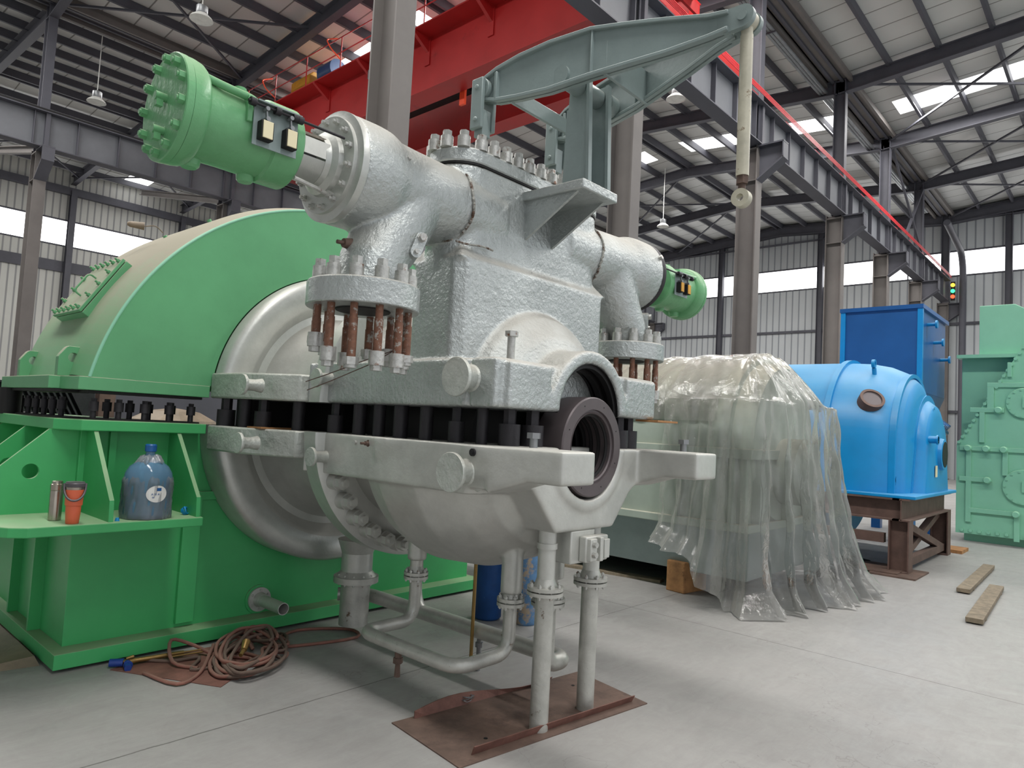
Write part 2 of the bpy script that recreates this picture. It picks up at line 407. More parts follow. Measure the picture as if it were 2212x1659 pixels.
# valley gutters: boxed beams on both column rows
for y, nm in ((YR, 'right'), (YL, 'left')):
    g = G(); g.box(-4, XG, y-.34, y+.34, 14.34, 14.40); g.box(-4, XG, y-.34, y-.30, 14.34, 14.62); g.box(-4, XG, y+.30, y+.34, 14.34, 14.62)
    g.beam((-4, y-.42, 14.30), (XG, y-.42, 14.30), .1, .2); g.beam((-4, y+.42, 14.30), (XG, y+.42, 14.30), .1, .2)
    o = obj('valley_gutter', g, 'column', smooth=0); tag(o, 'boxed steel valley gutter running over the %s column row' % nm, 'gutter')
# columns: H section below, lighter H above the runway bracket
def hcol(g, x, y, z0, z1, dy, dx, t=.03):
    g.box(x-.01, x+.01, y-dy/2, y+dy/2, z0, z1)
    for s in (-1, 1): g.box(x-dx/2, x+dx/2, y+s*(dy/2)-t/2, y+s*(dy/2)+t/2, z0, z1)
ordn = ['', 'nearest', 'first', 'second', 'third', 'fourth', 'fifth', 'sixth', 'last']
def bracket(g, x, y, s):
    # stepped bracket carrying the runway, reaching out towards s
    g.prism([(y+s*.26, 9.42), (y+s*.26, 8.5), (y+s*.95, 9.0), (y+s*.95, 9.42)], 'yz', x-.015, x+.015)
    g.box(x-.17, x+.17, min(y+s*.26, y+s*.97), max(y+s*.26, y+s*.97), 9.40, 9.44)
    g.hull8([(x-.17, y+s*.26, 8.48), (x+.17, y+s*.26, 8.48), (x+.17, y+s*.97, 8.98), (x-.17, y+s*.97, 8.98),
             (x-.17, y+s*.26, 8.52), (x+.17, y+s*.26, 8.52), (x+.17, y+s*.97, 9.02), (x-.17, y+s*.97, 9.02)])
    g.box(x-.17, x+.17, y+s*.95-.015, y+s*.95+.015, 8.98, 9.42)
for ri, (y, s, nm) in enumerate(((YR, 1, 'right'), (YL, -1, 'left'))):
    for i, x in enumerate(FX):
        if i < 2 or (nm == 'right' and i < 2): continue
        g = G(); hcol(g, x, y, 0, 9.5, .52, .34)
        g.box(x-.17, x+.17, y-.27, y+.27, 9.36, 9.40)
        for z in (8.5,): g.box(x-.16, x+.16, y-.25, y+.25, z, z+.02)
        g.box(x-.25, x+.25, y-.35, y+.35, 0.0, .03)
        root = obj('steel_column', g, 'column', smooth=0)
        tag(root, 'tall brown-grey H section column of the %s row, %s from the camera' % (nm, ordn[i]), 'column', None)
        g = G(); hcol(g, x, y-.08*s, 9.5, 14.4, .36, .26); obj('upper_shaft', g, 'steel', root, smooth=0)
        if nm == 'left' or True:
            g = G(); 
            for q in (s,): bracket(g, x, y, -s if nm == 'right' else s)
            obj('runway_bracket', g, 'steel', root, smooth=0)
# crane runway girders
def runway(name, y, side, label):
    t = thing(name, label, 'crane runway', (18, y, 9.45))
    g = G(); g.box(-4, 42.6, y-.012, y+.012, 9.49, 10.55); obj('web', g, 'steel_lite', t, smooth=0)
    g = G(); g.box(-4, 42.6, y-.2, y+.2, 9.46, 9.49); g.box(-4, 42.6, y-.26, y+.26, 10.55, 10.58); obj('flange', g, 'steel', t, smooth=0)
    g = G(); g.box(-4, 42.6, y-.04, y+.04, 10.58, 10.72); obj('rail', g, 'black', t, smooth=0)
    x = -3.0; fst = None
    while x < 42.4:
        heavy = any(abs(x-a) < .3 for a in FX)
        if fst is None:
            g = G(); g.box(-.012, .012, y-.14, y+.14, 9.49, 10.55); fst = obj('stiffener', g, 'steel', None, smooth=0); place(fst, Matrix.Translation((x, 0, 0)), t)
        else: copy(fst, t, Matrix.Translation((x, 0, 0)))
        x += 1.2
    for i, a in enumerate(FX[2:8]):
        g = G(); g.box(a-.06, a+.06, y-.17, y+.17, 9.49, 10.55); obj('end_plate', g, 'steel', t, smooth=0)
    return t
yr = YR-.62+.42
RW = runway('crane_runway', 7.62, -1, 'deep grey plate girder runway with vertical stiffeners on the right column row')
RL = runway('crane_runway', 25.35, 1, 'deep grey plate girder runway on the left column row')
# red conductor rails on the right runway
t = thing('conductor_rail_set', 'bundle of thin red power rails clipped along the right crane runway', 'power rail', (18, 7.28, 10.62))
for k in range(4):
    g = G(); z = 10.66+.042*k; g.beam((4, 7.30, z), (42.4, 7.30, z), .016, .020); obj('rail', g, 'red', t, smooth=0)
sp = [((x, 7.4, 10.60), (0, 0, 1)) for x in [5+2.4*k for k in range(16)]]
scatter('bracket', lambda g: g.box(-.02, .02, -.22, .22, -.01, .03) or g.box(-.02, .02, -.22, -.18, 0, .25), 'red', t, sp)
# gable wall with window strip
def wallstrip(name, x0, x1, y0, y1, z0, z1, mat): g = G(); g.box(x0, x1, y0, y1, z0, z1); return struct(name, g, mat, smooth=0)
ZW0, ZW1 = 11.0, 12.35
wallstrip('wall_back', XG, XG+.1, -6, 45, 0, ZW0, 'wall_y'); wallstrip('wall_back', XG, XG+.1, -6, 45, ZW1, 15.6, 'wall_y')
wallstrip('wall_front_unseen', -14, -13.9, -12, YW, 0, 15.4, 'wall_y')  # unseen wall behind the camera, added to block sky light from that side
wallstrip('wall_left', -14, XG, YW, YW+.1, 0, 10.4, 'wall_x'); wallstrip('wall_left', -14, XG, YW, YW+.1, 11.85, 15.6, 'wall_x')
gc = [-1.2, 4.9, 14.3, 20.7, 31.5, 38]
edges = [-6]+gc+[45]
for a, b in zip(edges, edges[1:]):
    wn += 1; g = G(); g.box(XG+.03, XG+.06, a+.08, b-.08, ZW0, ZW1); w = struct('window_%d' % wn, g, 'sky', smooth=0)
    g = G(); g.box(XG-.02, XG+.08, a+.0, b, ZW0-.05, ZW0+.04); g.box(XG-.02, XG+.08, a, b, ZW1-.04, ZW1+.05)
    if a == -1.2 or a == 4.9: g.box(XG-.02, XG+.08, (a+b)/2-.03, (a+b)/2+.03, ZW0, ZW1)
    struct('window_frame', g, 'steel', w, smooth=0)
lx = [-14]+FX[1:]
for a, b in zip(lx, lx[1:]):
    wn += 1; g = G(); g.box(a+.08, b-.08, YW+.03, YW+.06, 10.4, 11.85); w = struct('window_%d' % wn, g, 'sky', smooth=0)
    g = G(); g.box(a, b, YW-.02, YW+.08, 10.35, 10.44); g.box(a, b, YW-.02, YW+.08, 11.81, 11.9); struct('window_frame', g, 'steel', w, smooth=0)
for y in gc:
    g = G(); hcol(g, XG-.2, y, 0, roofz(y)-.75, .3, .3, .02)
    g.box(XG-.36, XG-.02, y-.16, y+.16, 0, .04)
    tag(obj('gable_post', g, 'steel', smooth=0), 'slim dark steel post standing against the ribbed gable wall', 'post', 'posts along the gable wall')
for x in FX[2:8]:
    g = G(); g.box(x-.01, x+.01, YW-.45, YW-.1, 0, 13.6); g.box(x-.15, x+.15, YW-.46, YW-.44, 0, 13.6); g.box(x-.15, x+.15, YW-.11, YW-.09, 0, 13.6)
    tag(obj('wall_post', g, 'steel', smooth=0), 'dark steel post standing against the long left wall', 'post', 'posts along the left wall')
n = 0
for z in (3.6, 8.35):
    g = G(); g.box(XG-.14, XG-.01, -6, 45, z-.06, z+.08); o = obj('wall_girt', g, 'steel', smooth=0)
    tag(o, 'horizontal dark rail across the gable wall, %s' % ('low down' if z < 5 else 'half way up below the windows'), 'girt')
g = G(); g.box(XG-.3, XG-.02, -6, 45, 13.95, 14.0)
for i, (a, b) in enumerate(segs):
    za, zb = roofz(a+1e-4), roofz(b-1e-4); g.hull8([(XG-.3, max(a, -6), za-.75), (XG-.02, max(a, -6), za-.75), (XG-.02, b, zb-.75), (XG-.3, b, zb-.75), (XG-.3, max(a, -6), za-.1), (XG-.02, max(a, -6), za-.1), (XG-.02, b, zb-.1), (XG-.3, b, zb-.1)])
tag(obj('gable_beam', g, 'steel', smooth=0), 'deep dark beam along the top of the gable wall', 'beam')
g = G(); g.box(-4, XG, YW-.35, YW-.02, 13.3, 13.7); g.box(-4, XG, YW-.12, YW-.02, 8.9, 9.5)
tag(obj('eaves_beam', g, 'steel', smooth=0), 'dark eaves beam along the top of the long left wall', 'beam')
# diagonal roof bracing rods
def brace(x0, y0, x1, y1, nm, dz=.42):
    g = G(); z0, z1 = roofz(y0)-dz, roofz(y1)-dz; g.beam((x0, y0, z0), (x1, y1, z1), .07, .07)
    tag(obj('roof_brace', g, 'steel', smooth=0), 'thin diagonal steel brace under the %s roof' % nm, 'brace', 'diagonal braces under the '+nm+' roof')
for a, b in ((5, 6), (6, 7), (7, 8)):
    brace(FX[a], 7.6, FX[b], 1.0, 'right bay'); brace(FX[a], 1.0, FX[b], 7.6, 'right bay')
brace(FX[3], 25.2, FX[2], 20.8, 'crane bay'); brace(FX[2], 25.4, FX[3], 20.6, 'crane bay')
brace(FX[2], 20.8, FX[3], 17, 'crane bay')
brace(FX[6], 16.8, FX[7], 24, 'crane bay'); brace(FX[6], 24, FX[7], 16.8, 'crane bay'); brace(FX[7], 16.8, FX[8], 24, 'crane bay')
for i in (2, 3):
    brace(FX[i], 44, FX[i+1], 37, 'left bay'); brace(FX[i], 37, FX[i+1], 44, 'left bay')
# cable tray / duct beside the right columns
g = G(); 
for k in range(3): g.path([(12, 8.2+.1*k, 14.0), (41, 8.2+.1*k, 14.0)], .055, 10)
t = obj('roof_conduit', g, 'galv'); tag(t, 'row of grey conduits hanging below the valley gutter on the right', 'conduit')
g = G()
for x in (14, 20, 27, 33, 39): g.box(x-.02, x+.02, 8.1, 8.5, 13.9, 13.94); g.beam((x, 8.3, 13.9), (x, 8.3, 14.5), .015, .015)
obj('hanger', g, 'steel', t, smooth=0)
g = G(); g.path([(38.5, 6.85, 12.6), (42.3, 6.85, 12.0), (42.85, 6.85, 11.2), (42.85, 6.85, 0)], .16, 14, .5)
tag(obj('down_pipe', g, 'steel'), 'dark drain duct bending down beside the far right column', 'duct')
g = G(); g.beam((33.8, 7.55, 11.0), (36.8, 7.55, 13.9), .1, .1); g.beam((36.9, 7.55, 10.7), (31, 7.55, 14.1), .08, .08)
tag(obj('column_brace', g, 'steel', smooth=0), 'crossed steel braces between the far upper columns', 'brace')
for x0, y, s, nm in ((FX[2], YL-.1, 1, 'first'), (FX[3], YL-.1, 1, 'second')):
    g = G(); ibeam(g, (x0+.1, y+9.0, 9.3+2.3), (x0+.1, y+.2, 9.6), .2, .22); g.beam((x0, y, 9.8), (x0+.05, y, 9.8), .02, .02)
    tag(obj('knee_brace', g, 'column', smooth=0), 'grey sloping strut under the left bay roof, %s along the left column row' % nm, 'strut')
# pendant lamps
def pendant(p, label):
    x, y, z = p
    t = thing('pendant_lamp', label, 'lamp', p)
    g = G(); g.lathe((x, y, z), 'z', [(.02, .29), (.0, .30), (.05, .27), (.14, .17), (.16, .14)], 32); obj('lamp_shade', g, 'white', t)
    g = G(); g.lathe((x, y, z), 'z', [(.16, .14), (.18, .15), (.36, .15), (.38, .06), (.42, .04)], 24); obj('ballast_housing', g, 'galv', t)
    g = G(); g.cyl((x, y, z+.42), (x, y, roofz(y)-.2), .015, None, 8); obj('rod', g, 'white', t)
    return t
pendant((7.45, 18.6, 12.0), 'round white bell lamp hanging near the top edge left of centre')
pendant((7.4, 26.6, 11.95), 'round white bell lamp hanging left of the green actuator')
pendant((18.7, 10.65, 12.0), 'white bell lamp peeking out under the lever arm and runway')
pendant((30.3, 17.7, 12.0), 'white bell lamp far back between two rafters near the right columns')
pendant((22.5, 9.6, 12.0), 'white bell lamp half hidden behind the right runway bracket')
# traffic light at the far end of the runway
t = thing('signal_lamp', 'tiny amber, green and red signal lamps at the far end of the runway', 'signal light', (42.7, 7.2, 9.9))
g = G(); g.box(42.60, 42.66, 7.16, 7.36, 9.5, 10.5); obj('housing', g, 'black', t)
for z, m in ((10.32, 'led_y'), (10.0, 'led_g'), (9.7, 'led_r')):
    g = G(); g.cyl((42.60, 7.26, z), (42.55, 7.26, z), .1, None, 16); obj('lens', g, m, t)
# ------------------------------------------------------------------ overhead crane
CR = thing('overhead_crane', 'red double girder overhead travelling crane spanning the middle bay', 'crane', (13.9, 16.5, 10.9))
g = G(); g.box(12.33, 12.9, 8.3, 24.9, 11.0, 12.62); g.box(12.27, 12.96, 8.3, 24.9, 10.97, 11.0); g.box(12.27, 12.96, 8.3, 24.9, 12.62, 12.65)
obj('girder', g, 'crane', CR, smooth=0)
g = G(); g.box(15.05, 15.6, 8.3, 24.9, 11.0, 12.62); g.box(15.0, 15.66, 8.3, 24.9, 10.97, 11.0); g.box(15.0, 15.66, 8.3, 24.9, 12.62, 12.65)
obj('girder', g, 'crane', CR, smooth=0)
for y in (8.0, 25.0):
    g = G(); g.box(10.7, 16.9, y-.25, y+.25, 10.85, 11.4); obj('end_truck', g, 'crane', CR, smooth=0, bevel=.02)
    for x in (11.1, 16.5):
        g = G(); yy = 7.62 if y < 10 else 25.35
        g.cyl((x, y-.08, 10.97), (x, y+.08, 10.97), .25, None, 24); obj('wheel', g, 'dark', CR)
for y in (9.5, 12.5, 15.0, 17.6, 20.0, 22.4):
    g = G(); g.prism([(12.33, 12.5), (11.72, 12.5), (11.72, 12.44), (12.33, 12.05)], 'xz', y-.05, y+.05); g.box(12.29, 12.33, y-.1, y+.1, 11.7, 12.5)
    obj('walkway_bracket', g, 'crane', CR, smooth=0)
g = G(); g.box(11.75, 12.33, 8.3, 24.9, 12.50, 12.54); obj('walkway', g, 'crane', CR, smooth=0)
g = G()
for k in range(9):
    y = 8.6+2.0*k; g.cyl((11.78, y, 12.5), (11.78, y, 13.55), .02, None, 8)
for z in (13.55, 13.05): g.cyl((11.78, 8.6, z), (11.78, 24.6, z), .018, None, 8)
obj('railing', g, 'crane', CR)
g = G(); g.path([(11.8, 22.9, 13.5), (11.4, 22.9, 13.3), (11.4, 22.6, 12.9), (11.8, 22.6, 12.7)], .02, 8, .15); obj('ladder_hoop', g, 'crane_or', CR); g = G(); g.path([(11.8, 18.9, 13.6), (11.4, 18.9, 13.4), (11.4, 18.6, 13.0), (11.8, 18.6, 12.8)], .02, 8, .15)
obj('ladder_hoop', g, 'crane_or', CR)
g = G(); g.cyl((12.6, 20.0, 13.3), (12.6, 20.8, 13.3), .33, None, 20); g.cyl((12.6, 20.8, 13.3), (12.6, 21.0, 13.3), .2, None, 20); g.box(12.35, 12.85, 20.1, 20.7, 12.65, 13.05); obj('hoist_motor', g, 'motor', CR)
g = G(); g.box(12.2, 13.2, 21.1, 22.3, 12.65, 13.3); g.prism([(12.2, 13.3), (13.2, 13.3), (13.0, 13.5), (12.4, 13.5)], 'xz', 21.2, 22.2); obj('gearbox', g, 'yellow', CR, smooth=0, bevel=.03)
g = G(); g.cyl((12.7, 22.3, 12.95), (12.7, 23.3, 12.95), .24, None, 20); g.box(12.4, 13.2, 23.3, 24.8, 12.65, 13.05); obj('drum', g, 'black', CR)
for y in (11.4, 14.2, 17.8, 21.5):
    g = G(); g.box(12.98, 13.06, y-.1, y+.1, 10.6, 11.35); obj('girder_hanger', g, 'crane_or', CR, smooth=0)
g = G(); g.box(13.0, 14.9, 9.2, 24.2, 12.7, 12.95); g.box(13.2, 14.7, 15.5, 18.9, 12.0, 12.7); obj('trolley', g, 'black', CR, smooth=0)
g = G(); g.box(12.05, 12.3, 16.9, 17.5, 11.95, 12.25); obj('flood_lamp', g, 'galv', CR, smooth=0, bevel=.02)
# walkway and rails of the crane's right end truck
g = G(); g.box(10.3, 13.3, 6.72, 7.3, 11.15, 11.2); obj('side_platform', g, 'crane_or', CR, smooth=0)
g = G()
for x in (10.4, 11.8, 13.2): g.cyl((x, 6.75, 11.2), (x, 6.75, 12.25), .022, None, 8)
for z in (12.25, 11.75): g.cyl((10.4, 6.75, z), (13.2, 6.75, z), .02, None, 8)
g.path([(13.2, 6.75, 12.25), (13.7, 6.75, 12.1), (13.7, 6.75, 11.5), (13.2, 6.75, 11.3)], .02, 8, .2); obj('side_railing', g, 'crane', CR)
g = G(); g.box(10.3, 13.6, 7.26, 7.32, 10.95, 11.2); obj('side_beam', g, 'crane', CR, smooth=0)
# ================================================================== STEAM TURBINE
Z1, Z2 = 1.50, 1.685        # joint face of the lower half; underside of the raised upper half
def plan(hw, y0):            # half outline of the joint flange, mirrored about the axis
    pts = [(hw-.06, y0), (hw, y0+.05), (hw, 3.80), (.80, 3.88)]
    return [(XC-a, b) for a, b in pts[::-1]] + [(XC+a, b) for a, b in pts]
def plan2():
    pts = [(.72, 3.86), (.84, 3.9), (1.01, 4.30), (1.02, 4.735)]
    return [(XC-a, b) for a, b in pts[::-1]] + [(XC+a, b) for a, b in pts]
def arc(cx, cz, r, a0, a1, n): return [(cx+r*cos(radians(a0+(a1-a0)*i/n)), cz+r*sin(radians(a0+(a1-a0)*i/n))) for i in range(n+1)]
UP = thing('turbine_upper_casing', 'silver painted upper half of the steam turbine, raised on studs, with twin green valve actuators', 'turbine casing', (XC, 3.2, Z2))
LO = thing('turbine_lower_casing', 'silver painted lower half of the steam turbine standing on round pipe legs', 'turbine casing', (XC, 3.2, 0))
# --- upper body: one remeshed casting
g = G()
g.prism(plan(.75, 2.46), 'xy', Z2, 1.935)
# front wall with the half round bore
out = [(XC-.75, Z2), (XC-.75, 1.935), (XC-.33, 1.935)] + arc(XC, Z2, .36, 136, 44, 14) + [(XC+.33, 1.935), (XC+.75, 1.935), (XC+.75, Z2)]
fr = out + arc(XC, Z2, .285, 0, 180, 24)
g.prism(fr, 'xz', 2.30, 2.475)
fr2 = [(XC-.36, Z2)] + arc(XC, Z2, .36, 180, 0, 24)[1:] + arc(XC, Z2, .285, 0, 180, 24)
g.prism(fr2, 'xz', 2.255, 2.32)
g.prism([(XC-.69, Z2), (XC-.69, 1.92), (XC-.36, 1.92), (XC-.36, Z2)], 'xz', 2.262, 2.31); g.prism([(XC+.69, Z2), (XC+.69, 1.92), (XC+.36, 1.92), (XC+.36, Z2)], 'xz', 2.262, 2.31)
# cone of the cylinder rising behind the bore
g.lathe((XC, 0, Z2+.0), 'y', [(2.44, .32), (2.50, .44), (2.60, .565), (2.72, .62), (3.1, .64), (3.5, .66), (3.83, .62)], 40, 0, 180)
# chest
def rbox(x0, x1, y0, y1, z0, z1, rr=.06):
    p = [(x0+rr, y0), (x1-rr, y0), (x1, y0+rr), (x1, y1-rr), (x1-rr, y1), (x0+rr, y1), (x0, y1-rr), (x0, y0+rr)]
    g.prism(p, 'xy', z0, z1)
rbox(2.50, 3.86, 2.665, 3.10, 1.8, 2.50)
g.hull8([(2.50, 2.665, 2.49), (3.86, 2.665, 2.49), (3.86, 3.10, 2.49), (2.50, 3.10, 2.49), (2.58, 2.76, 2.60), (3.80, 2.76, 2.60), (3.8, 3.05, 2.60), (2.58, 3.05, 2.60)])
st = arc(XC-.50, 0, .185, 90, 270, 16) + arc(XC+.50, 0, .185, -90, 90, 16)
st = [(a, b+2.89) for a, b in st]
g.prism(st, 'xy', 2.45, 3.035)
# valve barrels along x
for s in (-1, 1):
    X = lambda o: XC+s*o
    pr = [(.30, .20), (.60, .215), (.95, .228), (1.06, .235), (1.13, .262), (1.20, .268), (1.34, .268)]
    rings = [(X(t), q) for t, q in pr]
    if s < 0: rings = rings[::-1]
    g.lathe((0, 2.88, 2.795), 'x', [(a, b) for a, b in rings], 48)
        # inlet elbow
    g.path([(X(.92), 2.865, 2.75), (X(.98), 2.855, 2.62), (X(1.07), 2.835, 2.47), (X(1.14), 2.82, 2.36), (X(1.18), 2.81, 2.20)], [.205, .195, .175, .162, .155], 28)
body = obj('casing_body', g, 'silver', UP, smooth=0, vox=.011, sm=9)
M['weld'] = surf('rusty_weld_bead', rgb(160, 160, 154), .55, .2, .2, 20, .8, 60, None, 0, rgb(84, 60, 46), 22, .48, .56)
for s in (-1, 1):
    g = G(); rings = []
    for k in range(97):
        a = 2*pi*k/96; jit = .0025*sin(37*a)+.002*sin(61*a+1); rings.append(V((XC+s*(.615+.008*sin(5*a)+jit), 2.88+(.219+jit)*cos(a), 2.795+(.219+jit)*sin(a))))
    g.path(rings, .0085, 8); obj('weld_seam', g, 'weld', UP, smooth=0)
g = G(); g.path([V((2.50+.05*k+.002*sin(k*9), 2.715-.035*min(1, k/3)-.0*k, 2.575+.004*sin(k*5))) for k in range(6)], .006, 8); g.path([V((2.495, 2.74+.05*k, 2.585+.004*sin(k*4))) for k in range(6)], .006, 8); obj('weld_seam', g, 'weld', UP, smooth=0)
# thin rear flange and dished rear bulkhead
g = G(); g.prism(plan2(), 'xy', Z2, 1.855); obj('rear_joint_flange', g, 'silver_side', UP, smooth=30, bevel=.012)
dish = [(3.84, .70), (3.9, .585), (4.15, .585), (4.42, .60), (4.60, .635), (4.69, .68), (4.70, .73), (4.65, .785), (4.61, .82), (4.60, .95), (4.615, .985), (4.645, 1.005), (4.74, 1.005)]
g = G(); g.lathe((XC, 0, Z2), 'y', dish, 72, 0, 180); obj('bulkhead_dish', g, 'silver_smooth', UP, smooth=50)
g = G(); g.lathe((XC, 0, Z2), 'y', [(3.72, .78), (3.73, .80), (3.85, .80), (3.86, .78)], 64, 0, 180); obj('ring_flange', g, 'silver_smooth', UP)
# bore liner with grooves
g = G()
for k, (y, ro) in enumerate(((2.29, .282), (2.36, .27), (2.42, .282), (2.5, .265), (2.56, .28))):
    g.prism(arc(XC, Z2, .286, 0, 180, 28)+arc(XC, Z2, ro-.02, 180, 0, 28), 'xz', y, y+.035)
g.prism(arc(XC, Z2, .284, 0, 180, 28), 'xz', 2.62, 2.63)
g.prism(arc(XC, Z2, .288, 0, 180, 28)+arc(XC, Z2, .283, 180, 0, 28), 'xz', 2.275, 2.63)
obj('bore_lining', g, 'black', UP)
# trunnions with welded discs
for (x, y, z, rr, rn) in ((2.32, 2.47, 1.828, .098, .062), (2.32, 3.70, 1.83, .058, .034), (2.06, 4.10, 1.77, .064, .036)):
    for par, zz in ((UP, z), (LO, {1.828: 1.362, 1.83: 1.352, 1.77: 1.41}[z])):
        g = G(); g.lathe((0, y, zz), 'x', [(x, rr*.97), (x+.004, rr), (x+.016, rr), (x+.02, rn+.006), (x+.05, rn), (x+(.085 if rr < .08 else .10), rn), (x+(.13 if rr < .08 else .16), rn*(1.25 if rr < .08 else 1.7))], 40)
        obj('trunnion', g, 'silver_side', par)
# cover plate and its nuts
g = G(); g.prism([(a, b) for a, b in ((p-XC)*1.01+XC and ((p-XC)*1.01+XC, (q-2.89)*1.03+2.89) for p, q in st)], 'xy', 3.04, 3.125)
cv = obj('chest_cover', g, 'silver', UP, smooth=30, bevel=.012)
g = G(); g.prism([((p-XC)*1.003+XC, (q-2.89)*1.01+2.89) for p, q in st], 'xy', 3.03, 3.043); obj('cover_gasket_line', g, 'black', UP)
sp = []
for i in range(11): sp.append(((XC-.52+.104*i, 2.725, 3.12), (0, 0, 1)))
for i in range(11): sp.append(((XC-.52+.104*i, 3.055, 3.12), (0, 0, 1)))
for s in (-1, 1):
    for a in (-52, -18, 18, 52): sp.append(((XC+s*(.52+.165*cos(radians(a))), 2.89+.165*sin(radians(a)), 3.12), (0, 0, 1)))
scatter('cover_nut', lambda g: g.bolt((0, 0, 0), (0, 0, 1), .027, .032, .06, .036), 'bolt_silver', UP, sp)
# valve end covers
for s, nm in ((-1, 'left'), (1, 'right')):
    X = lambda o: XC+s*o
    def L(g, pr, n=56): g.lathe((0, 2.88, 2.795), 'x', sorted([(X(t), q) for t, q in pr]), n)
    g = G(); L(g, [(1.33, .262), (1.35, .268), (1.372, .268), (1.375, .245), (1.38, .232), (1.40, .232), (1.402, .155), (1.425, .150), (1.445, .125), (1.47, .118)])
    vc = obj('valve_end_cover', g, 'silver_smooth' if s < 0 else 'dark', UP)
    sp = [((X(1.398), 2.88+.205*cos(2*pi*k/14+.2), 2.795+.205*sin(2*pi*k/14+.2)), (s, 0, 0)) for k in range(14)]
    scatter('cover_bolt', lambda g: g.bolt((0, 0, 0), (0, 0, 1), .017, .018, 0, 0, .014), 'bolt_silver', vc, sp)
    # yoke between cover and actuator
    g = G()
    for a0, a1 in ((195, 285), (15, 105), ):
        rings = []
        for t in (1.44, 1.62):
            rings.append([V((X(t), 2.88+.115*cos(radians(a0+(a1-a0)*k/10)), 2.795+.115*sin(radians(a0+(a1-a0)*k/10)))) for k in range(11)] +
                         [V((X(t), 2.88+.098*cos(radians(a1+(a0-a1)*k/10)), 2.795+.098*sin(radians(a1+(a0-a1)*k/10)))) for k in range(11)])
        g.quadstrip(rings)
    obj('yoke', g, 'silver_smooth', UP)
    g = G(); g.cyl((X(1.42), 2.88, 2.795), (X(1.66), 2.88, 2.795), .035); obj('valve_spindle', g, 'dark', UP)
    # actuator
    g = G(); L(g, [(1.61, .10), (1.612, .172), (1.62, .180), (1.74, .180), (1.75, .168), (1.90, .166), (1.97, .168), (2.03, .175), (2.04, .20), (2.055, .210), (2.085, .216), (2.11, .216)])
    ac = obj('valve_actuator', g, 'green_act', UP); ac['label'] = '%s green cylindrical valve actuator' % nm
    g = G(); L(g, [(2.11, .213), (2.112, .218), (2.138, .218), (2.142, .214)]); ec = obj('end_plate', g, 'green_act', ac)
    sp = [((X(2.141), 2.88+.186*cos(2*pi*k/12+.12), 2.795+.186*sin(2*pi*k/12+.12)), (s, 0, 0)) for k in range(12)]
    scatter('end_bolt', lambda g: g.bolt((0, 0, 0), (0, 0, 1), .020, .022, .002, .022, .006), 'green_act', ac, sp)
    g = G()
    for dz in (.03, -.105):
        g = G(); g.cyl((X(2.13), 2.88-.015, 2.795+dz), (X(2.185), 2.88-.015, 2.795+dz), .017, None, 12); g.box(min(X(2.155), X(2.18)), max(X(2.155), X(2.18)), 2.855, 2.88, 2.795+dz-.04, 2.795+dz); obj('port_plug', g, 'green_act', ac)
    g = G(); g.path([(X(2.05), 2.88-.150, 2.795+.115), (X(1.98), 2.88-.158, 2.795+.105), (X(1.86), 2.88-.158, 2.795+.100), (X(1.83), 2.88-.15, 2.795+.09)], .016, 12, .03); obj('oil_pipe', g, 'green_act', ac)
    for bx, by, pr_ in ((1.84, 2.88, [(.15, .035), (.185, .035), (.187, .026), (.198, .026)]), (2.0, 2.88, [(.15, .03), (.19, .03)]),
                        (2.02, 2.90, [(-.205, .030), (-.195, .04), (-.16, .045)]), (1.78, 2.90, [(-.195, .028), (-.185, .036), (-.15, .04)])):
        g = G(); g.lathe((X(bx), by, 2.795), 'z', pr_, 20); obj('boss', g, 'green_act', ac)
    # limit switches facing the camera
    yb = 2.88-.178
    g = G(); g.box(min(X(1.86), X(1.66)), max(X(1.86), X(1.66)), yb-.006, yb, 2.70, 2.88); g.box(min(X(1.86), X(1.66)), max(X(1.86), X(1.66)), yb-.04, yb, 2.874, 2.88)
    obj('switch_plate', g, 'lever', ac)
    g = G(); g.box(min(X(1.885), X(1.862)), max(X(1.885), X(1.862)), yb-.002, yb+.05, 2.79, 2.90); obj('plate_bracket', g, 'green_act', ac, bevel=.004)
    for t in (1.815, 1.705):
        g = G(); g.box(X(t)-.028, X(t)+.028, yb-.045, yb-.006, 2.722, 2.80); g.cyl((X(t), yb-.03, 2.72), (X(t), yb-.03, 2.74), .014, None, 12)
        sw = obj('limit_switch', g, 'black', ac, bevel=.003)
        g = G(); g.box(X(t)-.022, X(t)+.022, yb-.050, yb-.044, 2.726, 2.798); obj('switch_cover', g, 'label' if s < 0 else 'yellow', ac, bevel=.002)
        g = G(); g.cyl((X(t), yb-.045, 2.81), (X(t), yb-.005, 2.81), .010, None, 12); g.beam((X(t), yb-.03, 2.81), (X(t)-.005, yb-.03, 2.85), .012, .006); g.cyl((X(t)-.005, yb-.045, 2.852), (X(t)-.005, yb-.015, 2.852), .009, None, 12); obj('switch_lever', g, 'galv', ac)
    g = G(); g.cyl((X(1.90), yb-.03, 2.862), (X(1.44), yb-.03, 2.862), .006, None, 10)
    for t in (1.88, 1.77, 1.69, 1.665): g.cyl((X(t)-.012, yb-.03, 2.862), (X(t)+.012, yb-.03, 2.862), .017, None, 12)
    obj('travel_rod', g, 'dark', ac)
    g = G(); g.cyl((X(1.62), 2.80, 2.875), (X(1.42), 2.80, 2.875), .009, None, 10); g.cyl((X(1.62), 2.78, 2.845), (X(1.42), 2.78, 2.845), .007, None, 10); g.beam((X(1.435), 2.79, 2.88), (X(1.435), 2.78, 2.80), .012, .012)
    obj('guide_rod', g, 'steelb', ac)
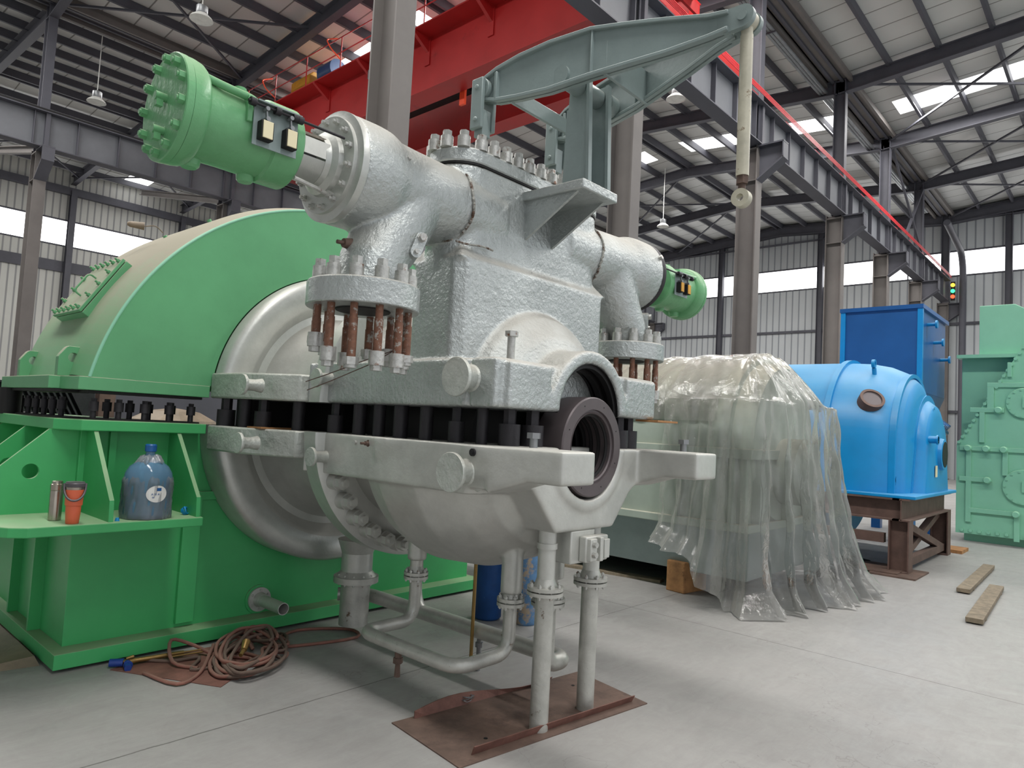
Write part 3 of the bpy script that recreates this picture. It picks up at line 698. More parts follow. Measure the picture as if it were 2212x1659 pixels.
g = G(); g.prism([(1.62, 2.84), (1.44, 2.84), (1.44, 2.765), (1.62, 2.765)], 'xz', 2.765, 2.768) if False else g.box(XC-1.60, XC-1.45, 2.765, 2.768, 2.775, 2.85); obj('scale_plate', g, 'white', UP)
g = G(); g.path([(XC-1.43, 2.80, 2.63), (XC-1.50, 2.78, 2.635), (XC-1.62, 2.77, 2.645)], .010, 10); g.cyl((XC-1.44, 2.79, 2.63), (XC-1.40, 2.80, 2.63), .017, None, 6); obj('drain_fitting', g, 'bolt_silver', UP)
# inlet flanges, nuts above, studs below
for s in (-1, 1):
    cx, cy = XC+s*1.18, 2.81
    g = G(); g.lathe((cx, cy, 0), 'z', [(2.125, .268), (2.130, .272), (2.238, .272), (2.245, .266)], 56); g2 = g
    fl = obj('inlet_flange', g, 'silver', UP, bevel=0)
    g = G(); g.lathe((cx, cy, 0), 'z', [(2.118, .13), (2.1245, .135)], 32); obj('flange_throat', g, 'black', fl)
    R0 = .222; sp = [((cx+R0*cos(2*pi*k/12+.25), cy+R0*sin(2*pi*k/12+.25), 2.243), (0, 0, 1)) for k in range(12)]
    scatter('flange_nut', lambda g: g.bolt((0, 0, 0), (0, 0, 1), .027, .034, .062, .034), 'bolt_silver', fl, sp)
    rr = random.Random(3)
    for k in range(12):
        a = 2*pi*k/12+.25; x, y = cx+R0*cos(a), cy+R0*sin(a); h = rr.choice([.0, .03, .06, .02]) + (.05 if sin(a) < 0 else .0)
        g = G(); g.cyl((x, y, 2.13), (x, y, 2.06), .018, None, 14); g.cyl((x, y, 2.06), (x, y, 1.98-h), .021, None, 14)
        sd = obj('flange_stud', g, 'bolt_rust', UP)
        if k % 3 == 1:
            g = G(); g.cyl((x, y, 1.985-h), (x, y, 1.95-h), .037, None, 6); g.cyl((x, y, 1.95-h), (x, y, 1.935-h), .03, None, 12)
        else:
            g = G(); g.cyl((x, y, 1.99-h), (x, y, 1.925-h), .036, None, 20); g.cyl((x, y, 1.925-h), (x, y, 1.90-h), .028, None, 6)
        obj('stud_nut', g, 'bolt_silver', sd)
    # name pad with two bolts on the elbow
    x = cx+.02 if s < 0 else cx+.12
    pc = V((XC-.98, 2.665, 2.475)) if s < 0 else V((XC+1.26, 2.70, 2.42))
    d = V((-.25, -1, .05)) if s < 0 else V((.5, -1, .02))
    e1, e2, dd = frame(d)
    tilt = (e2*.93+e1*.35) if s < 0 else e2
    g = G(); 
    pad = [pc+tilt*(.045*q)+(tilt.cross(dd))*w for q, w in ()]
    g.path([pc-tilt*.04, pc+tilt*.04], .035, 20, caps=True) if False else None
    t1 = tilt.normalized(); t2 = dd.cross(t1)
    ring = [t1*(.04*(1 if sin(a) >= 0 else -1)+.03*sin(a))+t2*(.03*cos(a)) for a in [2*pi*k/24 for k in range(24)]]
    g.quadstrip([[pc-dd*.06+q for q in ring], [pc+dd*.012+q for q in ring]]); pad = obj('bolted_pad', g, 'silver', UP)
    g = G(); g.bolt(pc+dd*.012+t1*.04, dd, .021, .02, .004, .024); obj('pad_bolt', g, 'bolt_silver', pad)
    g = G(); g.bolt(pc+dd*.012-t1*.04, dd, .012, .012, .003, .015); obj('pad_bolt', g, 'bolt_silver', pad)
g = G(); g.path([(XC-1.20, 2.83, 2.44), (XC-1.27, 2.82, 2.435)], .018, 14); g.cyl((XC-1.26, 2.82, 2.435), (XC-1.31, 2.82, 2.432), .030, .022, 20); g.cyl((XC-1.31, 2.82, 2.432), (XC-1.345, 2.82, 2.43), .010, None, 12); obj('thermowell', g, 'rust', UP)
g = G(); g.bolt((XC-1.08, 2.66, 2.88), (-.1, -1, .35), .012, .02, 0); obj('plug', g, 'bolt_silver', UP)
g = G(); g.bolt((XC+1.30, 2.64, 2.90), (.1, -1, .35), .018, .03, 0); obj('plug', g, 'bolt_silver', UP)
# bracket shelf on the front of the chest
g = G(); g.box(3.01, 3.35, 2.265, 2.72, 2.935, 2.99); obj('bracket_shelf', g, 'silver', UP, bevel=.008)
for x in (3.05, 3.30):
    g = G(); g.prism([(2.72, 2.94), (2.32, 2.94), (2.72, 2.70)], 'yz', x-.009, x+.009); obj('shelf_gusset', g, 'silver', UP)
# pivot post
LV = None
g = G()
for x in (3.085, 3.275):
    g.prism([(2.47, 2.985), (2.29, 2.985), (2.315, 3.625), (2.44, 3.625)], 'yz', x-.008, x+.008)
g.box(3.085, 3.275, 2.455, 2.467, 2.99, 3.45)
post = obj('pivot_post', g, 'lever', UP)
for x in (3.085, 3.275):
    g = G(); g.hull8([(x-.02, 2.275, 2.99), (x+.012, 2.275, 2.99), (x+.012, 2.295, 2.99), (x-.02, 2.295, 2.99), (x-.02, 2.30, 3.625), (x+.012, 2.30, 3.625), (x+.012, 2.32, 3.625), (x-.02, 2.32, 3.625)]); obj('post_edge_strip', g, 'lever', post)
PV = V((XC, 2.37, 3.515))
g = G(); g.cyl((2.90, 2.38, 3.56), (3.46, 2.38, 3.56), .055, None, 32); g.cyl((3.33, 2.38, 3.56), (3.40, 2.38, 3.56), .066, None, 32)
lev = obj('valve_lever', g, 'lever', UP); lev['label'] = 'grey-green forked lever pivoting above the chest'
def arm(s):
    # stations: (y, half gap to axis, z top, z bottom)
    st = [(2.90, .35, 3.655, 3.52), (2.80, .33, 3.705, 3.495), (2.65, .305, 3.745, 3.485), (2.45, .275, 3.772, 3.48), (2.20, .228, 3.785, 3.505),
          (2.0, .17, 3.77, 3.53), (1.80, .11, 3.75, 3.555), (1.60, .055, 3.72, 3.59), (1.50, .042, 3.712, 3.605)]
    g = G(); P = lambda y, h, z, w=0: V((XC+s*(h+w), y, z))
    t = .010
    g.quadstrip([[P(y, h, a, -t), P(y, h, a, t), P(y, h, b, t), P(y, h, b, -t)] for y, h, a, b in st])
    fw = .035
    g.quadstrip([[P(y, h, a, -fw), P(y, h, a, fw), P(y, h, a-.022, fw), P(y, h, a-.022, -fw)] for y, h, a, b in st])
    g.quadstrip([[P(y, h, b+.022, -fw), P(y, h, b+.022, fw), P(y, h, b, fw), P(y, h, b, -fw)] for y, h, a, b in st])
    y, h, a, b = st[1]; g.box(XC+s*h-fw, XC+s*h+fw, 2.79, 2.81, b, a-.03); y, h, a, b = st[4]; g.box(XC+s*h-fw*.8, XC+s*h, 2.19, 2.20, b, a-.02)
    g.lathe((XC+s*.35, 2.90, 3.59), 'x', [(-.034, .066), (.034, .066)], 28)
    obj('lever_arm', g, 'lever', lev, smooth=30, bevel=.004)
    # links hanging from the rear end
    for w in (-.05, .05):
        g = G(); x = XC+s*.35+w
        g.box(x-.014, x+.014, 2.855, 2.945, 3.34, 3.645); g.cyl((x-.02, 2.9, 3.59), (x+.02, 2.9, 3.59), .015, None, 14); g.cyl((x-.02, 2.9, 3.395), (x+.02, 2.9, 3.395), .015, None, 14)
        obj('link_plate', g, 'lever', lev, bevel=.006)
    g = G(); x = XC+s*.35; g.box(x-.034, x+.034, 2.865, 2.935, 3.30, 3.46); g.cyl((x, 2.9, 3.12), (x, 2.9, 3.31), .018, None, 14); obj('link_block', g, 'lever', lev, bevel=.004)
arm(-1); arm(1)
g = G(); g.quadstrip([[V((XC+s*.225, 1.98+dy, z)) for s, dy, z in ((-1, 0, 3.74), (1, 0, 3.74), (1, 0, 3.56), (-1, 0, 3.56))], [V((XC+s*.225, 2.0, z)) for s, z in ((-1, 3.74), (1, 3.74), (1, 3.56), (-1, 3.56))]]) if False else None
g.box(XC-.215, XC+.215, 2.115, 2.135, 3.51, 3.70); obj('cross_plate', g, 'lever', lev, bevel=.004)
g = G(); g.box(XC-.31, XC+.31, 2.71, 2.73, 3.485, 3.58); obj('cross_plate', g, 'lever', lev, bevel=.004)
g = G()
for w in (-.045, .045):
    pf = [(1.56, 3.60), (1.43, 3.603)] + [(1.43-.057*sin(pi*k/14), 3.66-.057*cos(pi*k/14)) for k in range(1, 14)] + [(1.43, 3.717), (1.56, 3.72)]
    g.prism(pf, 'yz', XC+w-.016, XC+w+.016)
g.lathe((XC, 1.43, 3.66), 'x', [(-.068, .024), (.068, .024)], 20); obj('tip_fork', g, 'lever', lev)
g = G(); g.lathe((XC, 1.43, 3.66), 'x', [(-.026, .05), (.026, .05)], 24); g.cyl((XC, 1.43, 3.62), (XC, 1.43, 3.57), .03, .026, 20); g.cyl((XC, 1.43, 3.585), (XC, 1.43, 2.875), .031, None, 24)
rod = obj('pull_rod', g, 'rodw', UP); rod['label'] = 'cream painted rod hanging from the lever tip'
g = G(); g.cyl((XC, 1.43, 2.875), (XC, 1.43, 2.835), .030, None, 6); g.cyl((XC, 1.43, 2.84), (XC, 1.43, 2.79), .018, None, 12); obj('lock_nut', g, 'rust', rod)
g = G(); g.tube((XC-.022, 1.43, 2.765), (XC+.022, 1.43, 2.765), .045, .018); obj('rod_eye', g, 'rodw', rod)
# ------------------------------------------------------------------ lower half
g = G()
g.prism(plan(.75, 2.42), 'xy', 1.25, Z1)
hexo = [(XC-.75, Z1), (XC-.75, 1.285), (XC-.47, 1.285), (XC-.43, 1.24), (XC-.265, 1.048), (XC+.265, 1.048), (XC+.43, 1.24), (XC+.62, 1.36), (XC+.75, 1.36), (XC+.75, Z1)]
g.prism(hexo + arc(XC, Z1, .283, 0, -180, 28), 'xz', 2.262, 2.46)
g.prism([(XC-.34, Z1)]+arc(XC, Z1, .34, 180, 360, 24)+arc(XC, Z1, .283, 0, -180, 24), 'xz', 2.245, 2.30)
for s in (-1, 1):
    a, b = sorted((XC+s*.50, XC+s*.755)); g.box(a, b, 1.867, 2.5, 1.345, Z1)
    g.prism([(2.32, 1.35), (2.06, 1.35), (2.32, 1.27)], 'yz', a, b)
g.lathe((XC, 0, Z1), 'y', [(2.38, .30), (2.43, .46), (2.52, .58), (2.66, .67), (2.90, .75), (3.2, .765), (3.36, .72), (3.45, .64), (3.52, .585), (3.83, .575)], 56, 180, 360)
g.cyl((3.0, 3.45, .95), (3.0, 3.45, .71), .062, None, 24); g.cyl((3.0, 2.63, 1.0), (3.0, 2.63, .66), .062, None, 24)
g.cyl((3.36, 2.62, 1.0), (3.36, 2.62, .70), .07, None, 24)
lb = obj('casing_body', g, 'silver_low', LO, smooth=0, vox=.011, sm=8)
g = G(); g.prism(plan2(), 'xy', 1.33, Z1); obj('rear_joint_flange', g, 'silver_side', LO, smooth=30, bevel=.012)
g = G(); g.lathe((XC, 0, Z1), 'y', [(3.715, .80), (3.725, .815), (3.85, .815), (3.86, .80)], 72, 180, 360); rf = obj('ring_flange', g, 'silver_smooth', LO)
sp = [((XC+.735*cos(radians(a)), 3.72, Z1+.735*sin(radians(a))), (0, -1, 0)) for a in (-156, -145, -134, -123.5, -113, -102.5, -92, -81, -70, -59, -48, -37, -26)]
scatter('ring_bolt', lambda g: g.cyl((0, 0, 0), (0, 0, .075), .052, None, 24) and g.cyl((0, 0, .075), (0, 0, .12), .046, None, 6) and g.cyl((0, 0, .12), (0, 0, .145), .024, None, 14), 'silver_low', rf, sp)
dl = [(3.84, .585), (4.15, .585), (4.42, .60), (4.60, .635), (4.69, .68), (4.70, .73), (4.65, .785), (4.61, .82), (4.60, .95), (4.615, .985), (4.645, 1.005), (4.88, 1.005)]
g = G(); g.lathe((XC, 0, Z1), 'y', dl, 72, 180, 360); obj('bulkhead_dish', g, 'silver_smooth', LO, smooth=50)
# alignment keys and small fittings
sp = [((2.47, 3.42, 1.455), (-1, 0, 0)), ((2.425, 3.30, 1.46), (-1, 0, 0))]
g = G(); g.bolt((2.44, 3.28, 1.458), (-1, 0, 0), .014, .02, .01, .02, .03); obj('side_plug', g, 'rust', LO)
g = G(); g.bolt((2.44, 3.40, 1.458), (-1, 0, 0), .014, .015, .008, .018); obj('side_plug', g, 'bolt_silver', LO)
g = G(); g.cyl((2.432, 2.42, 1.462), (2.415, 2.42, 1.462), .019, None, 16); g.cyl((2.415, 2.42, 1.462), (2.412, 2.42, 1.462), .010, None, 12); obj('side_plug', g, 'dark', LO)
for (x, y, z, par, m) in ((2.625, 2.205, Z1, LO, 'galv'), (3.95, 2.10, Z1, LO, 'galv'), (2.66, 2.42, 1.935, UP, 'bolt_silver')):
    g = G(); hh = .13 if par is UP else .045; g.cyl((x, y, z-.01), (x, y, z+hh), .021, None, 16); g.cyl((x, y, z+hh), (x, y, z+hh+.028), .036, None, 6); obj('jacking_bolt', g, m, par)
# seal housing ring
SR = thing('seal_ring', 'dark machined seal ring standing in the open front bore of the turbine', 'seal ring', (XC, 2.3, 1.22))
g = G(); R = lambda rr, y: [V((XC+rr*cos(2*pi*i/72), y, Z1+.008+rr*sin(2*pi*i/72))) for i in range(72)]
g.quadstrip([R(.185, 2.44), R(.185, 2.252), R(.192, 2.245), R(.196, 2.252), R(.205, 2.252), R(.208, 2.24), R(.270, 2.24), R(.277, 2.247), R(.277, 2.40), R(.265, 2.44), R(.185, 2.44)], True, False)
obj('ring_face', g, 'seal', SR, smooth=30)
g = G()
for k in range(6):
    y = 2.27+.05*k; g.quadstrip([R(.186, y), R(.170-.003*k, y+.005), R(.170-.003*k, y+.012), R(.186, y+.02)], True, False)
g.quadstrip([R(.186, 2.6), R(.001, 2.6)], True, False)
g.quadstrip([R(.186, 2.44), R(.186, 2.6)], True, False); obj('seal_fins', g, 'black', SR)
sp = [((XC+.24*cos(2*pi*k/8+.4), 2.241, Z1+.008+.24*sin(2*pi*k/8+.4)), (0, -1, 0)) for k in range(8)]
scatter('ring_pin', lambda g: g.cyl((0, 0, 0), (0, 0, .002), .004, None, 8), 'black', SR, sp)
# inner cylinder glimpsed between the halves
g = G(); g.lathe((XC, 0, Z1+.05), 'y', [(2.66, .30), (2.75, .44), (3.1, .50), (3.6, .52), (3.62, .40), (3.9, .40), (3.92, .50), (4.5, .50)], 48); g.box(XC-.93, XC+.93, 4.40, 4.52, Z1+.002, Z2-.002)  # flat black box added to block the bright wall behind the rear gap
tag(obj('inner_cylinder', g, 'black'), 'black inner cylinder showing in the gap between the two casing halves', 'cylinder')
# long joint studs in the gap
studs = [(2.775, 2.345, .060, 1), (2.625, 2.37, .056, 1), (2.56, 2.50, .030, 0), (2.55, 2.68, .044, 1), (2.53, 2.90, .038, 0), (2.53, 3.12, .042, 0), (2.53, 3.32, .036, 0), (2.52, 3.50, .040, 0), (2.50, 3.72, .05, 1), (2.42, 4.02, .04, 0), (2.30, 4.25, .055, 1), (2.26, 4.42, .04, 0), (2.23, 4.62, .06, 1)]
studs += [(2*XC-x, y, r, k) for x, y, r, k in studs]
for x, y, r, k in studs:
    g = G()
    if k: g.cyl((x, y, Z1), (x, y, Z1+.11), r, None, 24); g.cyl((x, y, Z1+.11), (x, y, Z2+.0), r*.6, None, 6)
    else: g.cyl((x, y, Z1), (x, y, Z2), r, None, 20)
    obj('joint_stud', g, 'dark', LO)
g = G(); g.box(3.80, 4.05, 2.2, 2.36, Z2-.012, Z2); tag(obj('packing_shim', g, 'wood'), 'thin wooden shim poking out under the right front corner of the raised half', 'shim')
g = G(); g.box(2.22, 2.50, 4.12, 4.3, Z1, Z1+.01); tag(obj('packing_shim', g, 'wood'), 'thin rusty orange strip lying on the lower joint near the left trunnion', 'shim')
# bottom key block
g = G(); g.box(XC-.12, XC+.10, 2.27, 2.46, .87, 1.05); g.box(XC-.05, XC+.16, 2.22, 2.27, .88, 1.02); kb = obj('centre_key_block', g, 'silver_low', LO, bevel=.008)
g = G(); g.box(XC-.04, XC+.02, 2.195, 2.225, .89, 1.01); g.box(XC+.045, XC+.075, 2.19, 2.225, .885, 1.015); g.box(XC+.10, XC+.15, 2.20, 2.225, .895, 1.0); obj('clamp_plate', g, 'silver_low', kb, bevel=.004)
for z in (.925, .98):
    g = G(); g.bolt((XC-.01, 2.197, z), (0, -1, 0), .017, .018, .003, .02); obj('clamp_bolt', g, 'bolt_silver', kb)
# support legs and pipework
def flanged(parent, x, y, z, rp, rf, n=8, th=.018, mat='pipe_old'):
    g = G(); g.cyl((x, y, z-.004-th), (x, y, z-.004), rf, None, 32); g.cyl((x, y, z+.004), (x, y, z+.004+th), rf, None, 32); g.cyl((x, y, z+.004+th), (x, y, z+.045+th), rp*1.35, rp*1.02, 24); g.cyl((x, y, z-.004), (x, y, z+.004), rp*1.5, None, 20)
    fo = obj('pipe_flange', g, mat, parent)
    for k in range(n):
        a = 2*pi*k/n+.3; g = G(); px, py = x+rf*.8*cos(a), y+rf*.8*sin(a)
        g.cyl((px, py, z-th-.022), (px, py, z+th+.024), .006, None, 8); g.cyl((px, py, z+th+.003), (px, py, z+th+.018), .011, None, 6); g.cyl((px, py, z-th-.003), (px, py, z-th-.015), .011, None, 6)
        obj('flange_bolt', g, 'bolt_silver', fo) if False else None
        if k == 0:
            first = obj('flange_bolt', g, 'bolt_silver', fo)
        else:
            g.b.free(); copy(first, fo, Matrix.Translation((px-(x+rf*.8*cos(.3)), py-(y+rf*.8*sin(.3)), 0)))
    return fo
for x, nm in ((2.968, 'left'), (3.385, 'right')):
    g = G(); g.cyl((x, 2.36, .006), (x, 2.36, .725), .050, None, 28); lg = obj('support_leg', g, 'pipe_old', LO); flanged(lg, x, 2.36, .733, .048, .098)
    g = G(); g.cyl((x, 2.36, .755), (x, 2.36, 1.06), .048, None, 28); g.cyl((x, 2.36, .955), (x, 2.36, .985), .055, None, 28); obj('leg_stub', g, 'silver_low', lg) if False else obj('leg_stub', g, 'silver_low', LO)
# front loop
g = G(); g.path([(3.0, 3.45, .60), (3.0, 3.45, .33), (2.60, 3.45, .33), (2.60, 2.63, .33), (3.0, 2.63, .33), (3.0, 2.63, .60)], .038, 24, .11, 8); pl = obj('drain_loop_pipe', g, 'pipe_old', LO); pl['label'] = 'smaller drain pipe loop bent towards the camera side'
for y in (3.45, 2.63):
    g = G(); g.cyl((3.0, y, .60), (3.0, y, .74), .042, None, 24); obj('nozzle_stub', g, 'pipe_old', LO)
    flanged(pl, 3.0, y, .615, .04, .078)
g = G(); g.path([(3.20, 2.52, .46), (3.20, 2.52, .25), (3.37, 2.50, .25), (3.36, 3.85, .25), (3.36, 4.42, .25), (3.18, 4.55, .25)], .050, 24, .11, 8); g.path([(3.36, 3.86, .75), (3.36, 3.86, .36), (3.36, 3.80, .25), (3.36, 3.6, .25)], .045, 20, .1); pb = obj('drain_loop_pipe', g, 'pipe_old', LO); pb['label'] = 'thicker drain pipe loop running behind the legs'
flanged(pb, 3.20, 2.52, .47+.14, .052, .098); g = G(); g.cyl((3.2, 2.52, .46), (3.2, 2.52, .9), .05, None, 24); obj('nozzle_stub', g, 'pipe_old', LO)
g = G(); g.cyl((XC, 4.33, .40), (XC, 4.33, .66), .115, None, 32); g.cyl((XC, 4.33, .60), (XC, 4.33, .70), .115, .15, 32); obj('exhaust_nozzle', g, 'silver_low', LO)
g = G(); g.cyl((XC, 4.33, .075), (XC, 4.33, .40), .107, None, 32); ex = obj('exhaust_spool', g, 'pipe_old', LO); flanged(ex, XC, 4.33, .41, .11, .165, 12)
g = G(); g.cyl((2.60, 3.10, .30), (2.60, 3.10, .265), .020, None, 14); g.cyl((2.60, 3.10, .265), (2.60, 3.10, .235), .028, None, 6); g.cyl((2.60, 3.10, .235), (2.60, 3.10, .16), .014, .018, 10); obj('drain_valve', g, 'rust', pl)
g = G(); g.cyl((3.29, 3.2, .72), (3.29, 3.2, .02), .012, None, 12); g.cyl((3.29, 3.2, .72), (3.29, 3.2, .76), .04, None, 12); obj('drip_tube', g, 'brass', LO)
g = G(); g.cyl((3.36, 3.2, .21), (3.36, 3.2, .10), .016, None, 12); g.cyl((3.36, 3.2, .18), (3.36, 3.2, .15), .026, None, 6); g.cyl((3.36, 3.2, .10), (3.36, 3.2, .0), .016, None, 12); obj('drain_valve', g, 'galv', pb)
# rusty ground plate below the legs
zb = .006
g = G(); g.hull8([(2.37, 2.34, 0), (3.74, 2.16, 0), (3.85, 2.75, 0), (2.44, 2.93, 0), (2.37, 2.34, zb), (3.74, 2.16, zb), (3.85, 2.75, zb), (2.44, 2.93, zb)])
PL = obj('floor_plate', g, 'rust', smooth=0); tag(PL, 'rusty brown steel plate on the concrete under the two pipe legs', 'steel plate')
g = G(); g.hull8([(2.50, 2.39, .005), (3.69, 2.235, .005), (3.69, 2.24, .005), (2.50, 2.395, .005), (2.50, 2.37, .05), (3.69, 2.215, .045), (3.69, 2.222, .045), (2.50, 2.378, .05)]); obj('edge_strip', g, 'rust_red', PL, smooth=0)
g = G(); r_ = [];
for k in range(13):
    t = k/12; x = 2.56+1.0*t; y = 2.885-.12*t; h = .045+.02*sin(t*6); b = .03*sin(t*5)
    r_.append([V((x, y, .004)), V((x, y+.006, .004)), V((x, y+.006+b, h)), V((x, y+b, h))])
g.quadstrip(r_); obj('edge_strip', g, 'rust_red', PL, smooth=0)
for x, y in ((2.68, 2.47), (3.62, 2.62)):
    g = G(); g.cyl((x, y, .006), (x, y, .0075), .011, None, 12); obj('bolt_hole', g, 'black', PL)
# wire hanging from the inlet studs
g = G(); g.path([(2.06, 2.62, 1.93), (1.98, 2.72, 1.88), (1.86, 2.86, 1.80), (1.80, 2.95, 1.76)], .0025, 6); g.path([(2.06, 2.62, 1.93), (1.99, 2.70, 1.86), (1.88, 2.86, 1.77), (1.81, 2.95, 1.72)], .0025, 6)
obj('loose_wire', g, 'rust', UP)
# ================================================================== GREEN EXHAUST HOOD
HU = thing('exhaust_hood_cover', 'large domed green upper exhaust hood, raised on studs behind the silver turbine', 'turbine hood', (XC, 5.6, Z2))
RH, ZH = 1.795, 1.41
Y0, Y1 = 4.755, 6.04
def shell(y0, y1, R, rt):
    P = []
    return P
a0 = math.degrees(math.asin((1.765-ZH)/RH))
n = 72
def arcpts(R, y, zc=ZH, lo=a0, m=n): return [V((XC+R*cos(radians(lo+(180-2*lo)*k/m)), y, zc+R*sin(radians(lo+(180-2*lo)*k/m)))) for k in range(m+1)]
# outer barrel
g = G(); g.quadstrip([arcpts(RH, Y0), arcpts(RH+.05, Y0+.16), arcpts(RH+.06, Y1), arcpts(RH+.03, Y1), arcpts(RH-.02, Y0)]+[arcpts(RH, Y0)], False, False)
obj('barrel_shell', g, 'green', HU, smooth=40)
# front wall with the round hole around the dish
g = G()
th = [lo for lo in [a0+(180-2*a0)*k/n for k in range(n+1)]]
outer = [(XC+RH*cos(radians(t)), ZH+RH*sin(radians(t))) for t in th]
ai = math.degrees(math.asin((1.765-Z2)/1.012)); inner = [(XC+1.012*cos(radians(ai+(180-2*ai)*k/n)), Z2+1.012*sin(radians(ai+(180-2*ai)*k/n))) for k in range(n+1)]
for y0 in (Y0-.012,):
    A = [[V((a, y, b)) for a, b in outer] for y in (y0, y0+.03)]; B = [[V((a, y, b)) for a, b in inner] for y in (y0, y0+.03)]
    g.quadstrip([A[0], B[0], B[1], A[1], A[0]], False, False)
    for k in (0, -1): g.b.faces.new([g.b.verts.new(p) for p in (A[0][k], A[1][k], B[1][k], B[0][k])])
obj('front_wall', g, 'green', HU, smooth=30)
g = G(); g.quadstrip([arcpts(RH, Y1-.02), [V((XC, Y1-.02, 1.76))]*(n+1)], False, False); obj('rear_wall', g, 'green', HU, smooth=0)
# weld bead along the rim
g = G(); g.path(arcpts(RH+.002, Y0-.008), .010, 8); obj('rim_weld', g, 'mill', HU)
# bottom flange
g = G()
g.box(XC+1.02, XC+1.82, 4.74, 4.96, Z2, 1.765); g.box(XC+1.66, XC+1.92, 4.96, Y1+.06, Z2, 1.765); obj('joint_flange', g, 'green', HU, smooth=0, bevel=.004); g = G()
g.box(XC-1.82, XC-1.02, 4.74, 4.96, Z2, 1.765); g.box(XC-1.92, XC-1.66, 4.96, Y1+.06, Z2, 1.765)
g.hull8([(XC-1.82, 4.739, Z2-.0005), (XC-1.5, 4.739, Z2-.0005), (XC-1.5, 5.3, Z2-.0005), (XC-1.92, 5.3, Z2-.0005), (XC-1.82, 4.739, 1.7655), (XC-1.5, 4.739, 1.7655), (XC-1.5, 5.3, 1.7655), (XC-1.92, 5.3, 1.7655)])
obj('joint_flange', g, 'green', HU, smooth=0, bevel=.004)
g = G(); g.box(XC-1.76, XC-1.06, 4.76, 4.94, Z2-.018, Z2-.001); g.box(XC-1.89, XC-1.68, 4.94, 6.0, Z2-.018, Z2-.001); obj('joint_shim_strip', g, 'black', HU, smooth=0)  # black shims below the raised joint flange
# lifting lugs on the left flank
for y in (5.0, 5.88):
    g = G(); x0, x1 = XC-1.875, XC-1.735
    poly = [(y, 0)]
    P = [(x0, 1.765), (x0, 1.89), (x0+.045, 1.955), (x1-.01, 1.955), (x1+.04, 1.90), (x1+.04, 1.765)]
    cx_, cz_, rr = x0+.08, 1.885, .030
    # plate with a round hole, built as a ring of quads
    m = 32; A = []; B = []
    def ray_poly(t):
        d = (cos(t), sin(t)); best = 9
        for (ax, az), (bx, bz) in zip(P, P[1:]+P[:1]):
            den = d[0]*(bz-az)-d[1]*(bx-ax)
            if abs(den) < 1e-9: continue
            s_ = ((ax-cx_)*(bz-az)-(az-cz_)*(bx-ax))/den; q = ((ax-cx_)*d[1]-(az-cz_)*d[0])/den
            if s_ > 0 and -1e-6 <= q <= 1+1e-6: best = min(best, s_)
        return best
    for yy in (y-.03, y+.03):
        A.append([V((cx_+rr*cos(2*pi*k/m), yy, cz_+rr*sin(2*pi*k/m))) for k in range(m)]); B.append([V((cx_+ray_poly(2*pi*k/m)*cos(2*pi*k/m), yy, cz_+ray_poly(2*pi*k/m)*sin(2*pi*k/m))) for k in range(m)])
    g.quadstrip([A[0], B[0], B[1], A[1], A[0]], True, False)
    g.box(x1-.01, x1+.03, y-.03, y+.08, 1.765, 1.93)
    obj('lifting_lug', g, 'green', HU, smooth=20, bevel=.003)
# manhole on the barrel: centre angle and length
am = 148.5; er = V((cos(radians(am)), 0, sin(radians(am)))); et = V((-sin(radians(am)), 0, cos(radians(am)))); ey = V((0, 1, 0))
mc = V((XC, 5.42, ZH))+er*(RH+.075)
def mp(a, b, c): return mc+et*a+ey*b+er*c
def mbox(g, a0, a1, b0, b1, c0, c1): g.hull8([mp(a, b, c) for c in (c0, c1) for a, b in ((a0, b0), (a1, b0), (a1, b1), (a0, b1))])
g = G(); mbox(g, -.23, .23, -.28, .28, -.07, .01); mh = obj('manhole_frame', g, 'green', HU, smooth=0, bevel=.004)
g = G(); mbox(g, -.23, .23, -.28, .28, .014, .036); mcv = obj('manhole_cover', g, 'green', HU, smooth=0, bevel=.004)
sp = []
for k in range(6): sp += [(mp(-.205, -.25+.10*k, .036), er), (mp(.205, -.25+.10*k, .036), er)]
for k in range(1, 4): sp += [(mp(-.205+.1025*k, -.25, .036), er), (mp(-.205+.1025*k, .25, .036), er)]
scatter('cover_nut', lambda g: g.bolt((0, 0, 0), (0, 0, 1), .016, .016, 0, 0, .018), 'green', mcv, sp)
g = G(); g.path([mp(-.08, -.03, .03), mp(-.08, -.03, .09), mp(.08, -.03, .09), mp(.08, -.03, .03)], .007, 10, .03); obj('handle', g, 'green', mcv)
# small sensor on top of the barrel
def onb(a, y, d=0): return V((XC+(RH+d)*cos(radians(a)), y, ZH+(RH+d)*sin(radians(a))))
g = G(); 
for y in (5.05, 5.55): p = onb(126 if y > 5.2 else 122, y); d = (p-V((XC, y, ZH))).normalized(); g.bolt(p-d*.01, d, .03, .03, .02, .04, .03)
obj('sensor_socket', g, 'green', HU)
p = onb(126, 5.55, .09)
g = G(); g.path([p, p+V((-.05, .02, .05)), p+V((-.12, .05, .03))], .004, 8, .03); q = p+V((-.12, .05, .03)); g.cyl(q, q+V((-.09, .03, 0)), .030, .022, 16); g.cyl(q+V((-.09, .03, 0)), q+V((-.11, .035, 0)), .022, .012, 16); obj('wrapped_sensor', g, 'bag', HU)
# ------------------------------------------------------------------ lower hood
HL = thing('exhaust_hood_base', 'green lower exhaust hood box with gusseted shelf, standing on the floor at the left', 'turbine hood', (XC, 5.8, 0))
YB = 4.885
g = G(); g.box(1.44, 4.90, YB, 6.85, .10, 1.44); obj('box_body', g, 'green_base', HL, smooth=0, bevel=.004)
g = G(); g.box(1.36, 4.955, 4.735, 7.0, .022, .112); obj('foot_plate', g, 'green_base', HL, smooth=0, bevel=.003)
g = G(); g.box(1.42, 4.90, 4.80, 6.95, 0, .022); obj('rubber_pad', g, 'black', HL, smooth=0)
